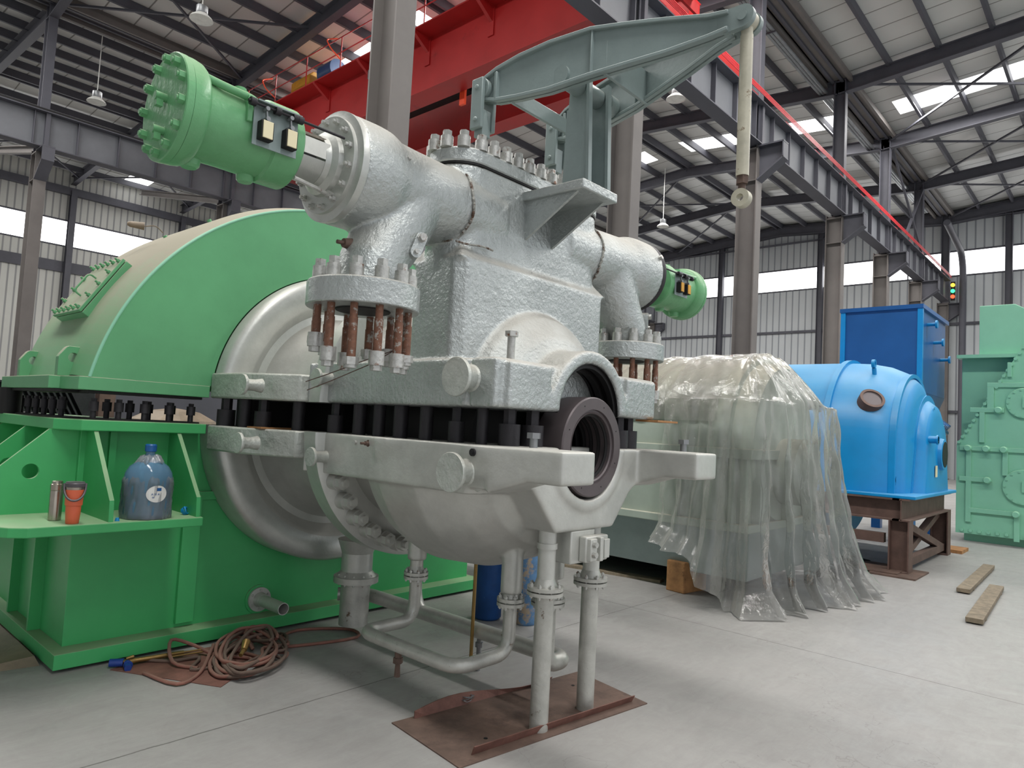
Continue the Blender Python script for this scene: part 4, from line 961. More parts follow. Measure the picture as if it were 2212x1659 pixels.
# upper table
g = G()
g.prism([(XC-1.02, 4.75), (XC-1.78, 4.75), (XC-1.89, 4.90), (XC-1.96, 6.9), (XC-1.5, 6.9), (XC-1.02, 5.1)], 'xy', 1.435, 1.503)
obj('joint_table', g, 'green_base', HL, smooth=0, bevel=.006); g = G()
g.prism([(XC+1.02, 4.75), (XC+1.02, 5.1), (XC+1.5, 6.9), (XC+1.96, 6.9), (XC+1.89, 4.90), (XC+1.78, 4.75)], 'xy', 1.435, 1.503)
obj('joint_table', g, 'green_base', HL, smooth=0, bevel=.006)
g = G(); g.box(XC-1.72, XC-1.05, 4.80, 5.0, 1.503, 1.513); g.box(XC-1.86, XC-1.68, 5.0, 6.8, 1.503, 1.513); obj('gasket_strip', g, 'black', HL, smooth=0)
# shelf
g = G(); g.prism([(2.01, 4.36), (1.075, 4.36), (1.0, 4.41), (.82, 4.68), (.80, 6.6), (1.44, 6.6), (1.44, YB), (2.01, YB)], 'xy', .872, .928)
obj('shelf', g, 'green_base', HL, smooth=0, bevel=.006)
# gussets facing the camera
for x in (1.485, 1.985):
    g = G(); g.prism([(YB, 1.436), (4.76, 1.436), (4.395, 1.05), (4.385, .928), (YB, .928)], 'yz', x-.0125, x+.0125)
    obj('gusset', g, 'green_base', HL, smooth=0)
# gussets on the left flank (one with a round hole)
def holeplate(name, P, cx_, cz_, rr, y, parent, t=.0125):
    m = 40; A = []; B = []
    def rp(tt):
        d = (cos(tt), sin(tt)); best = 9
        for (ax, az), (bx, bz) in zip(P, P[1:]+P[:1]):
            den = d[0]*(bz-az)-d[1]*(bx-ax)
            if abs(den) < 1e-9: continue
            s_ = ((ax-cx_)*(bz-az)-(az-cz_)*(bx-ax))/den; q = ((ax-cx_)*d[1]-(az-cz_)*d[0])/den
            if s_ > 0 and -1e-6 <= q <= 1+1e-6: best = min(best, s_)
        return best
    ts = sorted([2*pi*k/m for k in range(m)]+[atan2(b-cz_, a-cx_) % (2*pi) for a, b in P])
    g = G()
    for yy in (y-t, y+t):
        A.append([V((cx_+rr*cos(s), yy, cz_+rr*sin(s))) for s in ts]); B.append([V((cx_+rp(s)*cos(s), yy, cz_+rp(s)*sin(s))) for s in ts])
    g.quadstrip([A[0], B[0], B[1], A[1], A[0]], True, False); return obj(name, g, 'green_base', parent, smooth=0)
for y in (4.93, 5.45, 6.05, 6.58):
    holeplate('gusset', [(1.44, 1.436), (1.28, 1.436), (.86, 1.03), (.86, .928), (1.44, .928)], 1.20, 1.18, .045, y, HL)
g = G(); g.prism([(4.66, .40), (4.9, .2), (4.9, .2)], 'yz', 0, .01) if False else g.box(2.10, 2.22, 4.85, YB, .14, 1.0); g.box(2.10, 2.38, 4.86, YB, .97, 1.03); obj('stiffener_strip', g, 'green_base', HL, smooth=0, bevel=.003)
g = G(); g.box(1.60, 1.64, YB-.03, YB, .95, 1.43); obj('stiffener_strip', g, 'green_base', HL, smooth=0)
g = G(); g.box(1.37, 1.44, 5.35, 5.38, .11, .90); obj('stiffener_strip', g, 'green_base', HL, smooth=0); g = G(); g.box(1.38, 1.44, 5.9, 5.93, .11, .90); obj('stiffener_strip', g, 'green_base', HL, smooth=0)
# table studs
sp = [(1.48, 4.83), (1.625, 4.83), (1.78, 4.83), (1.935, 4.83), (2.08, 4.83), (1.62, 5.03), (1.76, 5.03), (1.88, 5.03), (2.03, 5.03)] + [(1.40-.004*k, 5.17+.175*k) for k in range(9)]
sp += [(2*XC-x, y) for x, y in sp]
scatter('table_stud', lambda g: g.cyl((0, 0, 0), (0, 0, .07), .017, None, 14) and g.cyl((0, 0, .055), (0, 0, .115), .028, None, 16) and g.cyl((0, 0, .115), (0, 0, .135), .018, None, 6), 'dark', HL, [((x, y, 1.502), (0, 0, 1)) for x, y in sp])
for x, y in ((1.30, 6.0), (4.9, 5.4), (4.9, 6.0)):
    g = G(); g.cyl((x, y, 1.50), (x, y, Z2), .07, None, 20); obj('jack_post', g, 'black', HL)
# stub pipe with flange
g = G(); g.cyl((2.71, YB, .215), (2.71, YB-.012, .215), .105, None, 36); sf = obj('stub_flange', g, 'green_base', HL)
g = G(); g.cyl((2.71, YB-.014, .215), (2.71, YB-.03, .215), .088, None, 36); g.cyl((2.71, YB-.03, .215), (2.71, YB-.08, .215), .055, .045, 28); g.tube((2.71, YB-.03, .215), (2.71, 4.52, .215), .043, .038); s2 = obj('stub_pipe', g, 'silver_low', HL)
g = G(); g.cyl((2.71, YB-.2, .215), (2.71, YB-.21, .215), .038, None, 20); obj('pipe_bore', g, 'black', s2)
scatter('flange_bolt', lambda g: g.bolt((0, 0, 0), (0, 0, 1), .010, .010, 0, 0, .008), 'bolt_silver', s2, [((2.71+.07*cos(a), YB-.03, .215+.07*sin(a)), (0, -1, 0)) for a in [.5+2*pi*k/6 for k in range(6)]])
# ================================================================== SMALL THINGS ON THE SHELF AND FLOOR
ZP = .928
def jug(x, y):
    t = thing('water_jug', 'big blue plastic water jug wrapped in clear film on the green shelf', 'water bottle', (x, y, ZP))
    pr = [(0, .10), (.006, .125), (.03, .134), (.10, .135), (.14, .131), (.16, .135), (.23, .135), (.27, .130), (.31, .108), (.335, .075), (.352, .040), (.365, .027), (.40, .026), (.402, .030), (.425, .030), (.43, .026)]
    g = G(); g.lathe((x, y, ZP), 'z', pr, 56); obj('bottle_body', g, 'jug', t, smooth=60)
    g = G(); g.lathe((x, y, ZP), 'z', [(.40, .031), (.402, .033), (.438, .033), (.445, .028)], 28); obj('cap', g, 'dblue', t)
    rnd = random.Random(5); rings = []
    for i in range(26):
        z = i/25; rr = .139 if z < .62 else .139-(z-.62)/.38*.105; ring = []
        for k in range(72):
            a = 2*pi*k/72; w = .004*sin(9*a+z*7)+.004*sin(23*a-z*11)+(.010*sin(7*a+1) if z > .55 else 0)*(z-.3)
            ring.append(V((x+(rr+w)*cos(a), y+(rr+w)*sin(a), ZP+.003+z*.375)))
        rings.append(ring)
    g = G(); g.quadstrip(rings, True, False)
    fl = []
    for j in range(3):
        ring = []
        for k in range(40):
            a = 2*pi*k/40; rr = .034+.022*j+.008*sin(6*a+j)+.006*sin(11*a); ring.append(V((x+rr*cos(a), y+rr*sin(a), ZP+.378-.012*j*j+.008*sin(5*a+j))))
        fl.append(ring)
    g.quadstrip(fl, True, False); obj('film_wrap', g, 'bagfilm', t, smooth=80)
    # oval label curved on the body, facing the camera
    a0_ = atan2(-y, -x)+.38; g = G(); vs = []
    def lp(u, v, off): a = a0_+u/.1365; return V((x+(.1365+off)*cos(a), y+(.1365+off)*sin(a), ZP+.155+v))
    rings = [[lp(.058*q*cos(2*pi*k/36), .050*q*sin(2*pi*k/36), .006) for k in range(36)] for q in (1, .66, .33, .02)]
    g.quadstrip(rings, True, True); lb = obj('label', g, 'white', t)
    g = G()
    def patch(u0, u1, v0, v1): g.quadstrip([[lp(u0+(u1-u0)*k/4, v0, .0075) for k in range(5)], [lp(u0+(u1-u0)*k/4, v1, .0075) for k in range(5)]], False, False)
    patch(-.004, .022, .018, .036)
    obj('label_badge', g, 'dblue', lb)
    # printed characters: 天然水 built from strokes
    g = G(); S = .012
    def stroke(cx, cy, pts, w=.0016):
        for (ax, ay), (bx, by) in zip(pts, pts[1:]):
            dx, dy = bx-ax, by-ay; L = sqrt(dx*dx+dy*dy) or 1; nx, ny = -dy/L*w/S/2, dx/L*w/S/2
            q = [(ax+nx, ay+ny), (bx+nx, by+ny), (bx-nx, by-ny), (ax-nx, ay-ny)]
            vv = [g.b.verts.new(lp(cx+S*p, cy+S*r_, .008)) for p, r_ in q]; g.b.faces.new(vv)
    T = [[(-.35, .4), (.35, .4)], [(-.5, .05), (.5, .05)], [(0, .4), (0, .05), (-.45, -.5)], [(0, .05), (.48, -.5)]]
    Rn = [[(-.3, .5), (-.5, .1)], [(-.3, .3), (-.05, .3), (-.4, -.1)], [(.05, .25), (.5, .25)], [(.25, .5), (.2, .1), (0, -.15)], [(.25, .2), (.5, -.15)], [(-.4, -.3), (-.5, -.5)], [(-.15, -.3), (-.1, -.5)], [(.1, -.3), (.15, -.5)], [(.35, -.3), (.5, -.5)]]
    W = [[(0, .5), (0, -.45), (-.12, -.35)], [(-.45, .2), (-.12, .2), (-.45, -.3)], [(.4, .3), (.08, .1)], [(.05, .15), (.48, -.35)]]
    for i, ch in enumerate((T, Rn, W)):
        for s_ in ch: stroke(-.026+.017*i, -.002, s_)
    stroke(-.02, -.02, [(-.4, .3), (.3, .3), (.3, -.3), (-.4, -.3), (-.4, .3)]); stroke(-.02, -.02, [(-.4, 0), (.3, 0)])
    obj('label_print', g, 'dblue', lb, smooth=0)
jug(1.715, 4.50)
def tumbler(x, y):
    t = thing('travel_tumbler', 'orange tumbler with dark lid and carry strap on the green shelf', 'tumbler', (x, y, ZP))
    g = G(); g.lathe((x, y, ZP), 'z', [(0, .030), (.004, .033), (.07, .0375), (.10, .038), (.103, .043), (.19, .0465)], 40); obj('cup_body', g, 'orange', t)
    g = G(); g.lathe((x, y, ZP), 'z', [(.19, .0465), (.206, .047)], 40); obj('steel_rim', g, 'steelb', t)
    g = G(); g.lathe((x, y, ZP), 'z', [(.204, .048), (.206, .050), (.224, .050), (.228, .046), (.232, .046)], 40); obj('lid', g, 'greycap', t)
    d = V((-x, -y, 0)).normalized(); e = V((0, 0, 1)).cross(d)
    g = G(); pts = [V((x, y, ZP+.222))-e*-.049, ]; 
    for k in range(13):
        a = pi*k/12; pts_ = V((x, y, ZP))+e*(.052*cos(a))+d*(.056*sin(a)); pts_.z = ZP+.222-.09*sin(a)**.7 if 0 < k < 12 else ZP+.222
        pts.append(pts_)
    g.path(pts[1:], .006, 10); obj('carry_strap', g, 'greycap', t)
tumbler(1.30, 4.425)
x, y = 1.257, 4.59
t = thing('steel_flask', 'slim brushed steel flask on the green shelf left of the orange tumbler', 'flask', (x, y, ZP))
g = G(); g.lathe((x, y, ZP), 'z', [(0, .030), (.003, .033), (.165, .033), (.17, .031)], 40); obj('flask_body', g, 'steelb', t)
g = G(); g.lathe((x, y, ZP), 'z', [(.168, .030), (.172, .034), (.205, .034), (.208, .028), (.222, .027), (.225, .02)], 40); obj('flask_lid', g, 'steelb', t)
g = G(); g.tube((1.955, 4.52, ZP+.018), (1.992-.03, 4.505, ZP+.03), .026, .022, 28); g.cyl((1.956, 4.508, ZP+.028), (1.962, 4.505, ZP+.03), .025, None, 28)
tag(obj('bottle_cap', g, 'bluecap'), 'small blue screw cap lying at the right end of the green shelf', 'cap')
g = G(); g.cyl((1.53, 4.42, ZP+.0), (1.53, 4.42, ZP+.018), .013, .009, 14)
tag(obj('bottle_cap', g, 'bluecap'), 'tiny blue plug beside the middle gusset of the green shelf', 'plug')
# rusty sheet, hoses, torch
g = G(); P = [(1.63, 4.62), (2.0, 3.95), (2.10, 4.02), (2.13, 4.0), (2.42, 4.30), (2.3, 4.66), (1.85, 4.70)]
rings = [[V((a, b, z)) for a, b in P] for z in (.001, .004)]; g.quadstrip(rings)
tag(obj('steel_sheet', g, 'rust_red', smooth=0), 'thin rusty reddish sheet lying on the floor in front of the green base', 'sheet')
rnd = random.Random(11)
def hose(name, mat, label, cx, cy, n, pts_extra, seed, start):
    rnd = random.Random(seed); pts = list(start)
    for i in range(n):
        ax, ay = .10+.10*rnd.random(), .30+.10*rnd.random(); ox, oy = rnd.uniform(-.04, .04), rnd.uniform(-.04, .04); z = .014+.012*i; ph = rnd.uniform(-.2, .2)
        for k in range(14):
            a = -2*pi*k/14+ph; rx = 1+.12*sin(2*a+i); th_ = -.62+rnd.uniform(-.12, .12) if k == 0 else th_; c_, s_ = cos(th_), sin(th_); X_, Y_ = ax*rx*cos(a), ay*sin(a)
            pts.append(V((cx+ox+c_*X_-s_*Y_, cy+oy+s_*X_+c_*Y_, z+.05*max(0, sin(a))*(i+1)/5+.012*abs(sin(3*a+i)))))
    pts += pts_extra
    sm = []
    m = len(pts)
    for i in range(m-1):
        p0, p1, p2, p3 = V(pts[max(i-1, 0)]), V(pts[i]), V(pts[i+1]), V(pts[min(i+2, m-1)])
        for k in range(4):
            t = k/4; sm.append(.5*((2*p1)+(p2-p0)*t+(2*p0-5*p1+4*p2-p3)*t*t+(3*p1-p0-3*p2+p3)*t**3))
    sm.append(V(pts[-1])); g = G(); g.path(sm, .011, 10); return tag(obj(name, g, mat, smooth=0), label, 'hose')
def FL(l): return [V((a, b, c)) for a, b, c in l]
hose('gas_hose', 'hose', 'red-brown gas hose coiled on the floor under the stub pipe', 2.35, 4.30, 5,
     FL([(2.6, 4.45, .03), (2.9, 4.62, .012), (3.2, 4.42, .012), (3.14, 4.22, .012), (2.8, 4.28, .012), (2.5, 4.40, .012)]), 4,
     FL([(1.75, 4.42, .012), (1.82, 4.12, .015), (2.0, 4.22, .015), (2.2, 4.5, .05), (2.3, 4.62, .012)]))
hose('gas_hose', 'hose2', 'grey-brown gas hose tangled into the coil beside the green base', 2.33, 4.24, 5,
     FL([(2.5, 4.6, .02), (2.75, 4.60, .02), (2.6, 4.3, .05), (2.2, 4.15, .02)]), 9,
     FL([(1.80, 4.66, .02), (1.95, 4.52, .012), (2.1, 4.46, .02), (1.98, 4.3, .012), (2.15, 4.25, .012)]))
hose('gas_hose', 'hose', 'thin red hose arching up against the foot of the green base', 2.25, 4.35, 1,
     FL([(2.45, 4.55, .09), (2.55, 4.62, .10), (2.6, 4.55, .05)]), 21,
     FL([(2.02, 4.3, .012), (1.93, 4.45, .03), (2.0, 4.66, .10), (2.12, 4.60, .06), (2.2, 4.45, .02)]))
t = thing('cutting_torch', 'gas cutting torch with blue valves lying along the foot of the green base', 'torch', (1.75, 4.6, 0))
g = G(); g.cyl((1.76, 4.62, .03), (2.05, 4.58, .03), .014, None, 14); g.cyl((1.95, 4.56, .045), (2.16, 4.54, .04), .005, None, 10); g.cyl((1.95, 4.55, .03), (2.16, 4.53, .028), .005, None, 10); obj('torch_tubes', g, 'brass', t)
g = G(); g.cyl((1.705, 4.62, .03), (1.64, 4.66, .03), .024, None, 16); g.cyl((1.72, 4.60, .03), (1.70, 4.53, .02), .020, None, 16); g.cyl((1.715, 4.57, .026), (1.712, 4.565, .026), .026, None, 16); obj('valve_knob', g, 'bluevalve', t)
g = G(); g.cyl((1.70, 4.62, .03), (1.77, 4.62, .03), .017, None, 12); g.cyl((1.72, 4.62, .05), (1.76, 4.61, .06), .01, None, 12); obj('valve_body', g, 'brass', t)
g = G(); g.cyl((2.26, 4.20, .10), (2.30, 4.25, .13), .018, .026, 12); g.cyl((2.22, 4.16, .085), (2.26, 4.20, .10), .012, None, 10)
tag(obj('brass_nozzle', g, 'brass'), 'small brass nozzle sitting on top of the hose coil', 'nozzle')
g = G(); g.box(1.1, 1.42, 5.2, 6.1, 0, .012); g.hull8([(1.05, 5.0, .0), (1.35, 4.95, 0), (1.35, 5.5, 0), (1.0, 5.6, 0), (1.08, 5.02, .03), (1.33, 5.0, .05), (1.33, 5.45, .05), (1.05, 5.55, .03)])
tag(obj('old_rag', g, 'bag', smooth=0), 'crumpled brown sheet on the floor at the left edge beside the green base', 'rag')
# wire scrap near the plate
g = G(); p = []
for k in range(60): a = k*.7; p.append(V((2.93+.035*cos(a)+.01*sin(a*.3), 2.86+.03*sin(a), .02+.025*abs(sin(a*.37)))))
g.path(p, .002, 6); tag(obj('wire_scrap', g, 'galv'), 'little tangle of steel wire behind the rusty plate', 'wire')
g = G(); g.tube((3.21, 2.87, .0), (3.21, 2.87, .006), .018, .011, 20); tag(obj('washer', g, 'galv'), 'single small washer on the floor below the pipe bend', 'washer')
# ================================================================== OTHER MACHINES
# gas cylinders behind the pipes
for (x, y, r_, h, m, lab) in ((4.30, 4.02, .115, 1.45, 'gas', 'clean deep blue gas cylinder behind the turbine pipes'), (4.44, 3.72, .098, 1.40, 'gas2', 'worn pale blue gas cylinder with flaked brown base, nearest of the three'), (4.72, 3.86, .105, 1.42, 'gas', 'blue gas cylinder half hidden behind the worn one')):
    t = thing('gas_cylinder', lab, 'gas cylinder', (x, y, 0), None)
    g = G(); g.lathe((x, y, 0), 'z', [(0, r_*.85), (.02, r_), (h-.2, r_), (h-.1, r_*.8), (h-.04, r_*.35), (h, r_*.3)], 32); obj('cylinder_body', g, m, t, smooth=50)
    g = G(); g.lathe((x, y, 0), 'z', [(h-.01, .03), (h+.05, .03), (h+.07, .02)], 16); obj('valve', g, 'brass', t)
# timber block and boards under the shrouded machine
g = G(); g.box(-.45, .45, -.11, .11, 0, .31); rot = Matrix.Rotation(radians(-8), 4, 'Z')
tag(obj('timber_block', g, 'wood', loc=(6.98, 3.45, 0), rot=rot, smooth=0, bevel=.01), 'thick worn timber block on the floor under the plastic wrapped machine', 'timber')
g = G(); g.path([(6.6, 3.5, .315), (6.68, 3.46, .335), (6.75, 3.5, .33), (6.85, 3.45, .335), (6.8, 3.4, .32)], .014, 8); tag(obj('rusty_chain', g, 'rust_red'), 'short rusty chain lying on the timber block', 'chain')
g = G(); g.box(-1.6, 1.6, -.06, .06, 0, .03); tag(obj('floor_board', g, 'plank', loc=(6.55, 5.4, 0), rot=Matrix.Rotation(radians(100), 4, 'Z'), smooth=0), 'long thin board on the floor beside the dark gap under the wrapped machine', 'board')
# shrouded machine
SM = thing('wrapped_machine', 'long grey-green barrel topped machine half covered by clear plastic', 'machine', (7.4, 5.4, .25))
cx, R_, cz = 7.38, .94, 1.56
g = G(); g.lathe((cx, 0, cz), 'y', [(2.75, .80), (2.80, .84), (2.95, .86), (2.96, .92), (8.6, .92), (8.62, .88)], 64); obj('barrel', g, 'shroud', SM, smooth=40)
g = G(); g.box(6.50, 8.26, 2.78, 8.7, .75, 1.45); obj('casing_side', g, 'shroud', SM, smooth=0, bevel=.01)
g = G(); g.box(6.42, 8.34, 2.70, 8.8, 1.40, 1.50); g.box(6.44, 8.32, 2.72, 8.8, .70, .78); obj('ledge', g, 'shroud', SM, smooth=0, bevel=.008)
g = G(); g.hull8([(6.62, 2.8, .22), (8.14, 2.8, .22), (8.14, 8.7, .22), (6.62, 8.7, .22), (6.46, 2.72, .72), (8.30, 2.72, .72), (8.30, 8.8, .72), (6.46, 8.8, .72)]); obj('bedplate', g, 'lever', SM, smooth=0, bevel=.008)
for y in (2.9, 3.5, 4.3, 5.4, 6.5, 7.6):
    g = G(); g.box(6.44, 6.50, y-.03, y+.03, .78, 1.40); obj('side_rib', g, 'shroud', SM, smooth=0)
g = G()
for x in (6.7, 7.38, 8.06): g.box(x-.05, x+.05, 2.70, 2.78, .78, 1.4)
obj('front_rib', g, 'shroud', SM, smooth=0)
g = G(); g.lathe((cx, 0, 1.28), 'y', [(2.50, .30), (2.53, .34), (2.76, .34)], 40); obj('shaft_cover', g, 'shroud', SM)
g = G(); g.box(6.49, 6.505, 4.55, 4.95, .82, 1.15); obj('side_panel', g, 'shroud', SM, smooth=0, bevel=.004)
g = G(); g.box(6.9, 8.0, 3.2, 3.5, 0, .22); g.box(6.9, 8.0, 7.5, 8.0, 0, .22); g.box(7.7, 8.2, 3.4, 8, 0, .2); obj('skid', g, 'black', SM, smooth=0)
# plastic sheet
rnd = random.Random(2)
def sheet():
    NU, NV = 260, 70
    # hem path in plan going round the front end: left flank -> front -> right flank
    path = [(6.42, 3.62), (6.40, 3.5), (6.38, 3.3), (6.37, 3.0), (6.45, 2.66), (6.75, 2.56), (7.2, 2.50), (7.7, 2.48), (8.10, 2.50), (8.32, 2.66), (8.40, 3.1), (8.42, 4.2)]
    L = [0]
    for a, b in zip(path, path[1:]): L.append(L[-1]+sqrt((a[0]-b[0])**2+(a[1]-b[1])**2))
    def pt(s):
        s *= L[-1]
        for i in range(len(path)-1):
            if s <= L[i+1] or i == len(path)-2:
                t = (s-L[i])/(L[i+1]-L[i]); a, b = path[i], path[i+1]
                d = V((b[0]-a[0], b[1]-a[1], 0)).normalized(); return V((a[0]+(b[0]-a[0])*t, a[1]+(b[1]-a[1])*t, 0)), V((d.y, -d.x, 0))
    rings = []
    for i in range(NU+1):
        s = i/NU; p, nrm = pt(s)
        if nrm.dot(V((cx, 4, 0))-p) > 0: nrm = -nrm
        # start of the drape on the barrel
        top = V((cx+(p.x-cx)*.12, max(p.y, 3.02)+.55*(1-min(1, abs(p.x-cx)/1.0)), 0)); col = []
        lift = .0
        if s < .10: lift = .55-.9*s       # flank hem stays high at the left
        elif s < .17: lift = .46*(1-(s-.10)/.07)
        if s > .93: lift = .1*(s-.93)/.07
        for j in range(NV+1):
            v = j/NV
            if v < .34:                                     # over the barrel
                q = v/.34
                base = V((top.x+(p.x-top.x)*q, top.y+(p.y-top.y)*q**1.5, 0))
                dx = min(abs(base.x-cx), .93); zz = cz+sqrt(max(.94**2-dx*dx, 0))+.012
                endf = max(0, (2.95-base.y))
                z = zz-endf*1.1*q
                z = max(z, cz+.42)
            else:
                q = (v-.34)/.66; zt = col[-1].z if False else None
                base = p
                z0 = max(cz+sqrt(max(.94**2-min(abs(p.x-cx), .93)**2, 0))+.012-max(0, 2.95-p.y)*1.1, cz+.42); z = z0+(lift+.012-z0)*q
            fq = max(0, (v-.25)/.75)
            flare = .0+.16*fq**1.6+(.16*fq**3)
            fold = (.075*sin(s*95+1.3*sin(s*13))+.045*sin(s*171+2+v*1.5)+.03*sin(s*260+v*2.0))*fq**.8
            crk = .010*sin(s*70+v*25)+.008*sin(s*150-v*41)
            o = base+nrm*((flare*(.75+.45*sin(s*9.0+2.1))+fold)*min(1, .15+s/.14)+crk+.03); 
            zz2 = z+(.012*sin(s*61+v*9) if v < .34 else 0)
            if v > .93: o = o+nrm*(v-.93)*2.4*(.6+.4*sin(s*33)); zz2 = max(.012, zz2)
            col.append(V((o.x, o.y, max(zz2, .01))))
        rings.append(col)
    g = G(); g.quadstrip(rings, False, False)
    # flap lying over the barrel to the left
    rr = []
    for i in range(61):
        y = 3.1+2.6*i/60; col = []
        for j in range(41):
            a = radians(18+150*j/40); w = .008*sin(y*14+a*5)+.008*sin(y*31-a*9)
            col.append(V((cx+(.945+w)*cos(a), y, cz+(.945+w)*sin(a))))
        rr.append(col)
    g.quadstrip(rr, False, False)
    o = obj('plastic_sheet', g, 'sheet', smooth=80); tag(o, 'clear plastic sheet draped in long folds over the grey-green machine', 'plastic sheet')
sheet()
# ------------------------------------------------------------------ bright blue machine on a rusty stand
BM = thing('blue_turbine', 'bright blue barrel shaped machine with portholes on a rusty steel stand', 'machine', (11.2, 3.5, .95))
cx, cz = 11.27, 1.55
g = G()
g.lathe((cx, 0, cz), 'y', [(3.2, 1.27), (6.6, 1.27), (6.62, 1.2)], 72); g.box(cx-1.27, cx+1.27, 3.2, 6.6, .98, 1.45); obj('barrel', g, 'blue', BM, smooth=40)
def dome(y, R, zb=.98, n=40):
    return [V((cx-R, y, zb))]+[V((cx-R*cos(pi*k/n), y, cz+R*sin(pi*k/n))) for k in range(n+1)]+[V((cx+R, y, zb))]
g = G(); st_ = [(3.22, 1.27), (2.9, 1.25), (2.66, 1.20), (2.46, 1.11), (2.32, .97), (2.26, .80), (2.25, .05)]
g.quadstrip([dome(y, R) for y, R in st_]); obj('end_housing', g, 'blue', BM, smooth=45)
for y in (3.2, 2.40):
    g = G(); R1 = 1.27 if y > 3 else 1.05; pts = dome(y, R1+.03); g.quadstrip([dome(y-.04, R1-.01), dome(y-.04, R1+.045), dome(y+.04, R1+.045), dome(y+.04, R1-.01)]+[dome(y-.04, R1-.01)], False, False); obj('split_flange', g, 'blue', BM)
g = G(); g.box(cx-1.33, cx+1.33, 2.06, 6.7, .94, .985); obj('foot_flange', g, 'blue', BM, smooth=0, bevel=.01)
def nose(y, R, h): return [V((cx+.30-R, y, .98))]+[V((cx+.30-R*.82*cos(pi*k/28), y, .98+h+R*.78*sin(pi*k/28))) for k in range(29)]+[V((cx+.30+R, y, .98))]
g = G(); g.quadstrip([nose(2.5, .92, .62), nose(2.25, .90, .60), nose(2.16, .84, .57), nose(2.12, .72, .52), nose(2.11, .05, .4)]); g.quadstrip([nose(2.30, .90, .60), nose(2.30, .98, .62), nose(2.25, .98, .62), nose(2.25, .90, .60)]); obj('bearing_housing', g, 'blue', BM, smooth=45)
g = G(); g.lathe((cx+.42, 0, 1.52), 'y', [(2.06, .20), (2.065, .22), (2.14, .24)], 40); hb = obj('shaft_opening', g, 'blue', BM)
g = G(); g.cyl((cx+.42, 2.059, 1.52), (cx+.42, 2.055, 1.52), .185, None, 36); obj('shaft_bore', g, 'black', hb)
for (px_, y, z, d) in ((cx-1.02, 2.68, 2.20, V((-.62, -.5, .62))), (cx+.10, 2.38, 2.38, V((0, -1, .45))), (cx+.74, 2.44, 2.22, V((.3, -1, .45)))):
    d.normalize(); p = V((px_, y, z)); g = G(); g.tube(p-d*.12, p+d*.06, .16, .125, 32); ph = obj('porthole', g, 'rust_frame', BM); g = G(); g.cyl(p-d*.10, p+d*.045, .126, None, 32); obj('porthole_glass', g, 'seal', ph)
for (p, d) in (((cx-.62, 2.75, 2.64), (-.3, 0, 1)), ((cx+.12, 2.2, 2.02), (0, -.3, 1))):
    g = G(); p = V(p); d = V(d).normalized(); g.cyl(p-d*.05, p+d*.05, .03, None, 14); g.tube(p+d*.11-V((0, .02, 0)), p+d*.11+V((0, .02, 0)), .06, .035, 24); obj('eye_bolt', g, 'blue', BM)
for (x, y, z, rr) in ((cx-.98, 2.44, 1.16, .055), (cx-.25, 2.10, 1.72, .05)):
    g = G(); g.tube((x, y+.06, z), (x, y-.08, z), rr, rr*.6, 24); g.tube((x, y-.06, z), (x, y-.08, z), rr*1.3, rr*.6, 24); obj('pipe_stub', g, 'blue', BM)
g = G(); g.box(cx+.02, cx+.12, 2.095, 2.105, 1.20, 1.36); obj('paper_tag', g, 'label', BM, smooth=0)
STD = thing('steel_stand', 'rusty brown welded steel stand carrying the bright blue machine', 'stand', (11.2, 4, 0))
x0, x1, y0, y1 = 9.92, 12.55, 2.12, 6.5
def ib(g, p0, p1, w, h):
    ibeam(g, p0, p1, w, h, .015, .02)
for y in (y0+.1, y1-.1):
    g = G(); ib(g, (x0, y, .80), (x1, y, .80), .2, .26); obj('cross_beam', g, 'rust_frame', STD, smooth=0)
for x in (x0+.1, x1-.1):
    g = G(); ib(g, (x, y0+.12, .80), (x, y1-.12, .80), .2, .26); obj('side_beam', g, 'rust_frame', STD, smooth=0)
    for y in (y0+.12, (y0+y1)/2, y1-.12):
        g = G(); hcol(g, x, y, .03, .66, .22, .22, .016); g.box(x-.12, x+.12, y-.12, y+.12, .0, .03); obj('post', g, 'rust_frame', STD, smooth=0)
g = G(); g.beam((x0+.15, y0+.1, .62), (x1-.2, y0+.1, .12), .09, .09); obj('diagonal_brace', g, 'rust_frame', STD, smooth=0)
g = G(); g.beam((x0+.15, y0+.16, .12), (x1-.2, y0+.16, .62), .09, .09); obj('diagonal_brace', g, 'rust_frame', STD, smooth=0)
g = G(); g.beam((x0+.15, y0+.1, .12), (x1-.15, y0+.1, .12), .1, .1); obj('floor_beam', g, 'rust_frame', STD, smooth=0)
g = G(); g.beam((x0+.1, y0+.3, .42), (x0+.1, y1-.3, .42), .1, .12); obj('side_rail', g, 'rust_frame', STD, smooth=0)
g = G(); g.box(9.6, 10.35, 1.98, 2.5, 0, .02); g.box(9.7, 10.4, 2.2, 2.75, .02, .035); tag(obj('scrap_plate', g, 'rust', smooth=0), 'rusty flat plates on the floor under the near leg of the blue machine stand', 'plate')
g = G(); g.box(12.75, 13.3, 2.0, 2.3, 0, .05); tag(obj('timber_offcut', g, 'wood', smooth=0), 'small timber offcut by the right foot of the rusty stand', 'timber')
g = G(); g.path([(10.1, 2.9, .02), (10.4, 2.7, .03), (10.6, 3.1, .03), (10.3, 3.3, .03), (10.0, 3.0, .02)], .02, 8); tag(obj('cable_loop', g, 'black'), 'black cable loop on the floor under the stand', 'cable')
